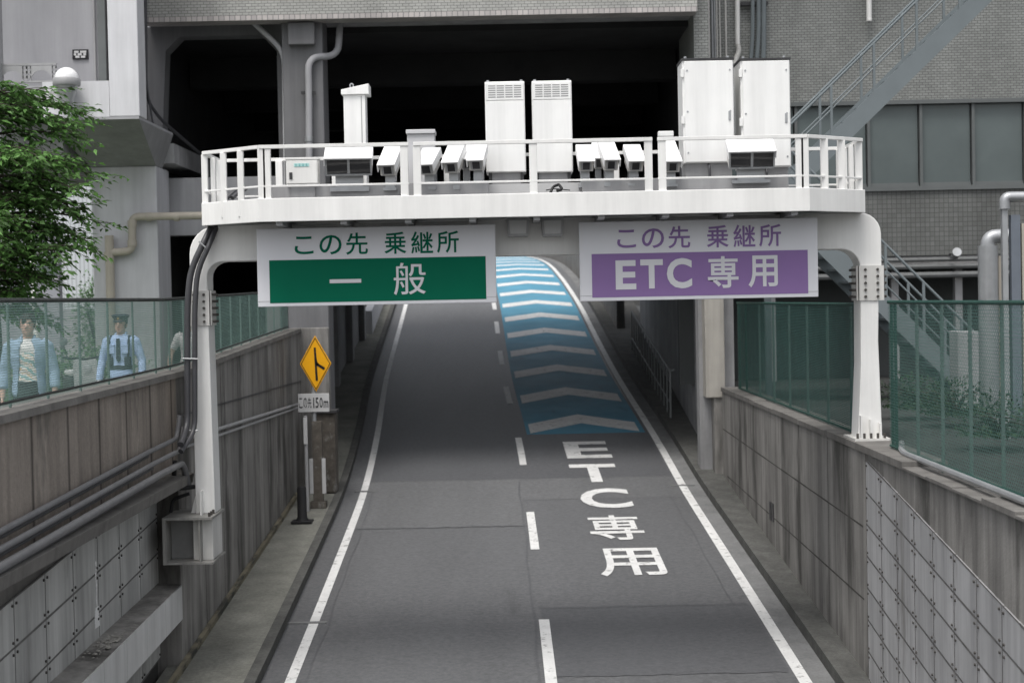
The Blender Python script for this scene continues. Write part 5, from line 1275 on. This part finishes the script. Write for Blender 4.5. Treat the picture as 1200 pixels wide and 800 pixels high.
# ------------------------------------------------------------------ vegetation
def leaf(mb, p, d, n, L_, w):
    d = d.normalized(); s = d.cross(n)
    s = s.normalized() if s.length > 1e-4 else d.orthogonal().normalized(); n2 = s.cross(d)
    b = len(mb.v); mid = p + d * L_ * .45
    mb.v += [p, mid + s * w + n2 * w * .35, p + d * L_ - n2 * L_ * .12, mid - s * w + n2 * w * .35, mid]
    mb.face((b, b + 4, b + 1)); mb.face((b + 4, b + 2, b + 1)); mb.face((b, b + 3, b + 4)); mb.face((b + 4, b + 3, b + 2))
def tree():
    TD = 22.6; bx_, by_ = W(-14, 400, TD).x, TD
    t = thing('tree', 'leafy green tree with drooping sprays at the left edge behind fence', 'tree', (bx_, by_, GL))
    tr_ = MB(); top = Z(3.4)
    tr_.tube([(bx_, by_, GL - .1), (bx_ + .03, by_, Z(-.3)), (bx_ - .04, by_, Z(1.2)), (bx_ + .05, by_ + .1, Z(2.4)), (bx_, by_, top)], [.2, .16, .13, .08, .03], 10)
    lv = MB()
    for k in range(60):
        z = Z(rnd.uniform(.15, 3.25)); an = rnd.uniform(0, 2 * math.pi) if k % 3 == 0 else rnd.uniform(-1.3, .8)
        rel = (z - Z(0)) / 3.3
        L_ = rnd.uniform(.8, 1.75) * (1.0 - .5 * max(0, rel - .5)) * (.5 if rel < .24 else (.8 if rel < .4 else 1))
        st_ = Vector((bx_, by_, z - .15)); d = Vector((math.cos(an), math.sin(an) * .9, rnd.uniform(.05, .35)))
        pts = []; p = st_.copy()
        for i in range(7):
            pts.append(p.copy()); p = p + d * (L_ / 6); d.z -= rnd.uniform(.06, .13); d.x += rnd.gauss(0, .08); d.y += rnd.gauss(0, .08)
        tr_.tube(pts, [.028 - .0038 * i for i in range(7)], 5)
        for i in range(1, 7):
            for q in range(4):
                an2 = rnd.uniform(-1.3, 1.3); dd = Vector((d.x * math.cos(an2) - d.y * math.sin(an2), d.x * math.sin(an2) + d.y * math.cos(an2), rnd.uniform(-.5, .2)))
                tw = rnd.uniform(.25, .6); a = pts[i].lerp(pts[i - 1], rnd.random())
                tr_.tube([a, a + dd * tw * .5, a + dd * tw + Vector((0, 0, -.05))], [.006, .004, .002], 4)
                nl = int(tw / .052)
                for j in range(nl):
                    f = (j + 1) / nl; pos = a + dd * tw * f + Vector((rnd.gauss(0, .012), rnd.gauss(0, .012), -.05 * f + rnd.gauss(0, .015)))
                    sd = 1 if j % 2 else -1; ld = dd * .7 + dd.cross(Vector((0, 0, 1))) * sd * .8 + Vector((0, 0, rnd.uniform(-.45, .1)))
                    leaf(lv, pos, ld, Vector((rnd.gauss(0, .55), rnd.gauss(0, .55), 1)), rnd.uniform(.08, .165), rnd.uniform(.02, .034))
    tr_.build('trunk', BARK, t, smooth=True); lv.build('crown', LEAF, t)
tree()
def bush(label, c, rx_, ry_, rz_, n, L_=.07, name='bush', m=LEAF2):
    t = thing(name, label, name, (c[0], c[1], GL)); lv = MB(); stm = MB()
    for k in range(10):
        a = rnd.uniform(0, 6.28); q = Vector((c[0] + rx_ * .6 * math.cos(a), c[1] + ry_ * .6 * math.sin(a), c[2] + rz_ * rnd.uniform(0, .6)))
        stm.tube([(c[0], c[1], GL - .05), Vector((c[0], c[1], GL)).lerp(q, .5) + Vector((0, 0, .1)), q], [.03, .02, .006], 5)
    for k in range(n):
        v = Vector((rnd.gauss(0, 1), rnd.gauss(0, 1), rnd.gauss(0, 1))).normalized() * (rnd.random() ** .4)
        wob = 1 + .2 * math.sin(v.x * 7 + v.z * 5) * math.cos(v.y * 6)
        p = Vector((c[0] + v.x * rx_ * wob, c[1] + v.y * ry_ * wob, max(GL + .02, c[2] + v.z * rz_ * wob)))
        leaf(lv, p, v + Vector((rnd.gauss(0, .5), rnd.gauss(0, .5), rnd.gauss(0, .4))), Vector((rnd.gauss(0, .4), rnd.gauss(0, .4), 1)), L_ * rnd.uniform(.7, 1.3), L_ * .22)
    stm.build('stems', BARK, t); lv.build('foliage', m, t)
c = W(115, 335, 44); bush('rounded green willow bush before the distant hall, left of beige pipe', (c.x, c.y, Z(-.3)), .75, .7, 1.25, 1800, .13)
for i, px in enumerate((30, 78, 118)):
    c = W(px, 420, 27.5); bush(('low green hedge clump behind the man in denim shirt', 'low green hedge clump between the man and police officer', 'low green hedge clump right behind the police officer')[i], (c.x, c.y, GL + .5), .85, .5, .55, 1500, .08, 'hedge')
SHRB = mat('dark_shrub_leaf', (.035, .065, .032), .55, .2, 2, island=.45, transl=.2)
for px_, d_, lab_ in ((1072, 24.5, 'dark low shrub behind right fence near the white gantry column'), (1118, 23.0, 'dark spreading shrub in front of the grey street cabinet'), (1170, 19.5, 'dark shrub below the silver duct behind right fence')):
    c = W(px_, 500, d_); bush(lab_, (c.x, d_, GR + .3), .55, .5, .38, 1100, .07, 'shrub', SHRB)
c = W(1200, 560, 16.5); bush('dark green shrub behind right fence at the frame edge', (c.x + .75, 16.5, GR + .45), .6, .8, .6, 1600, .07, 'shrub')
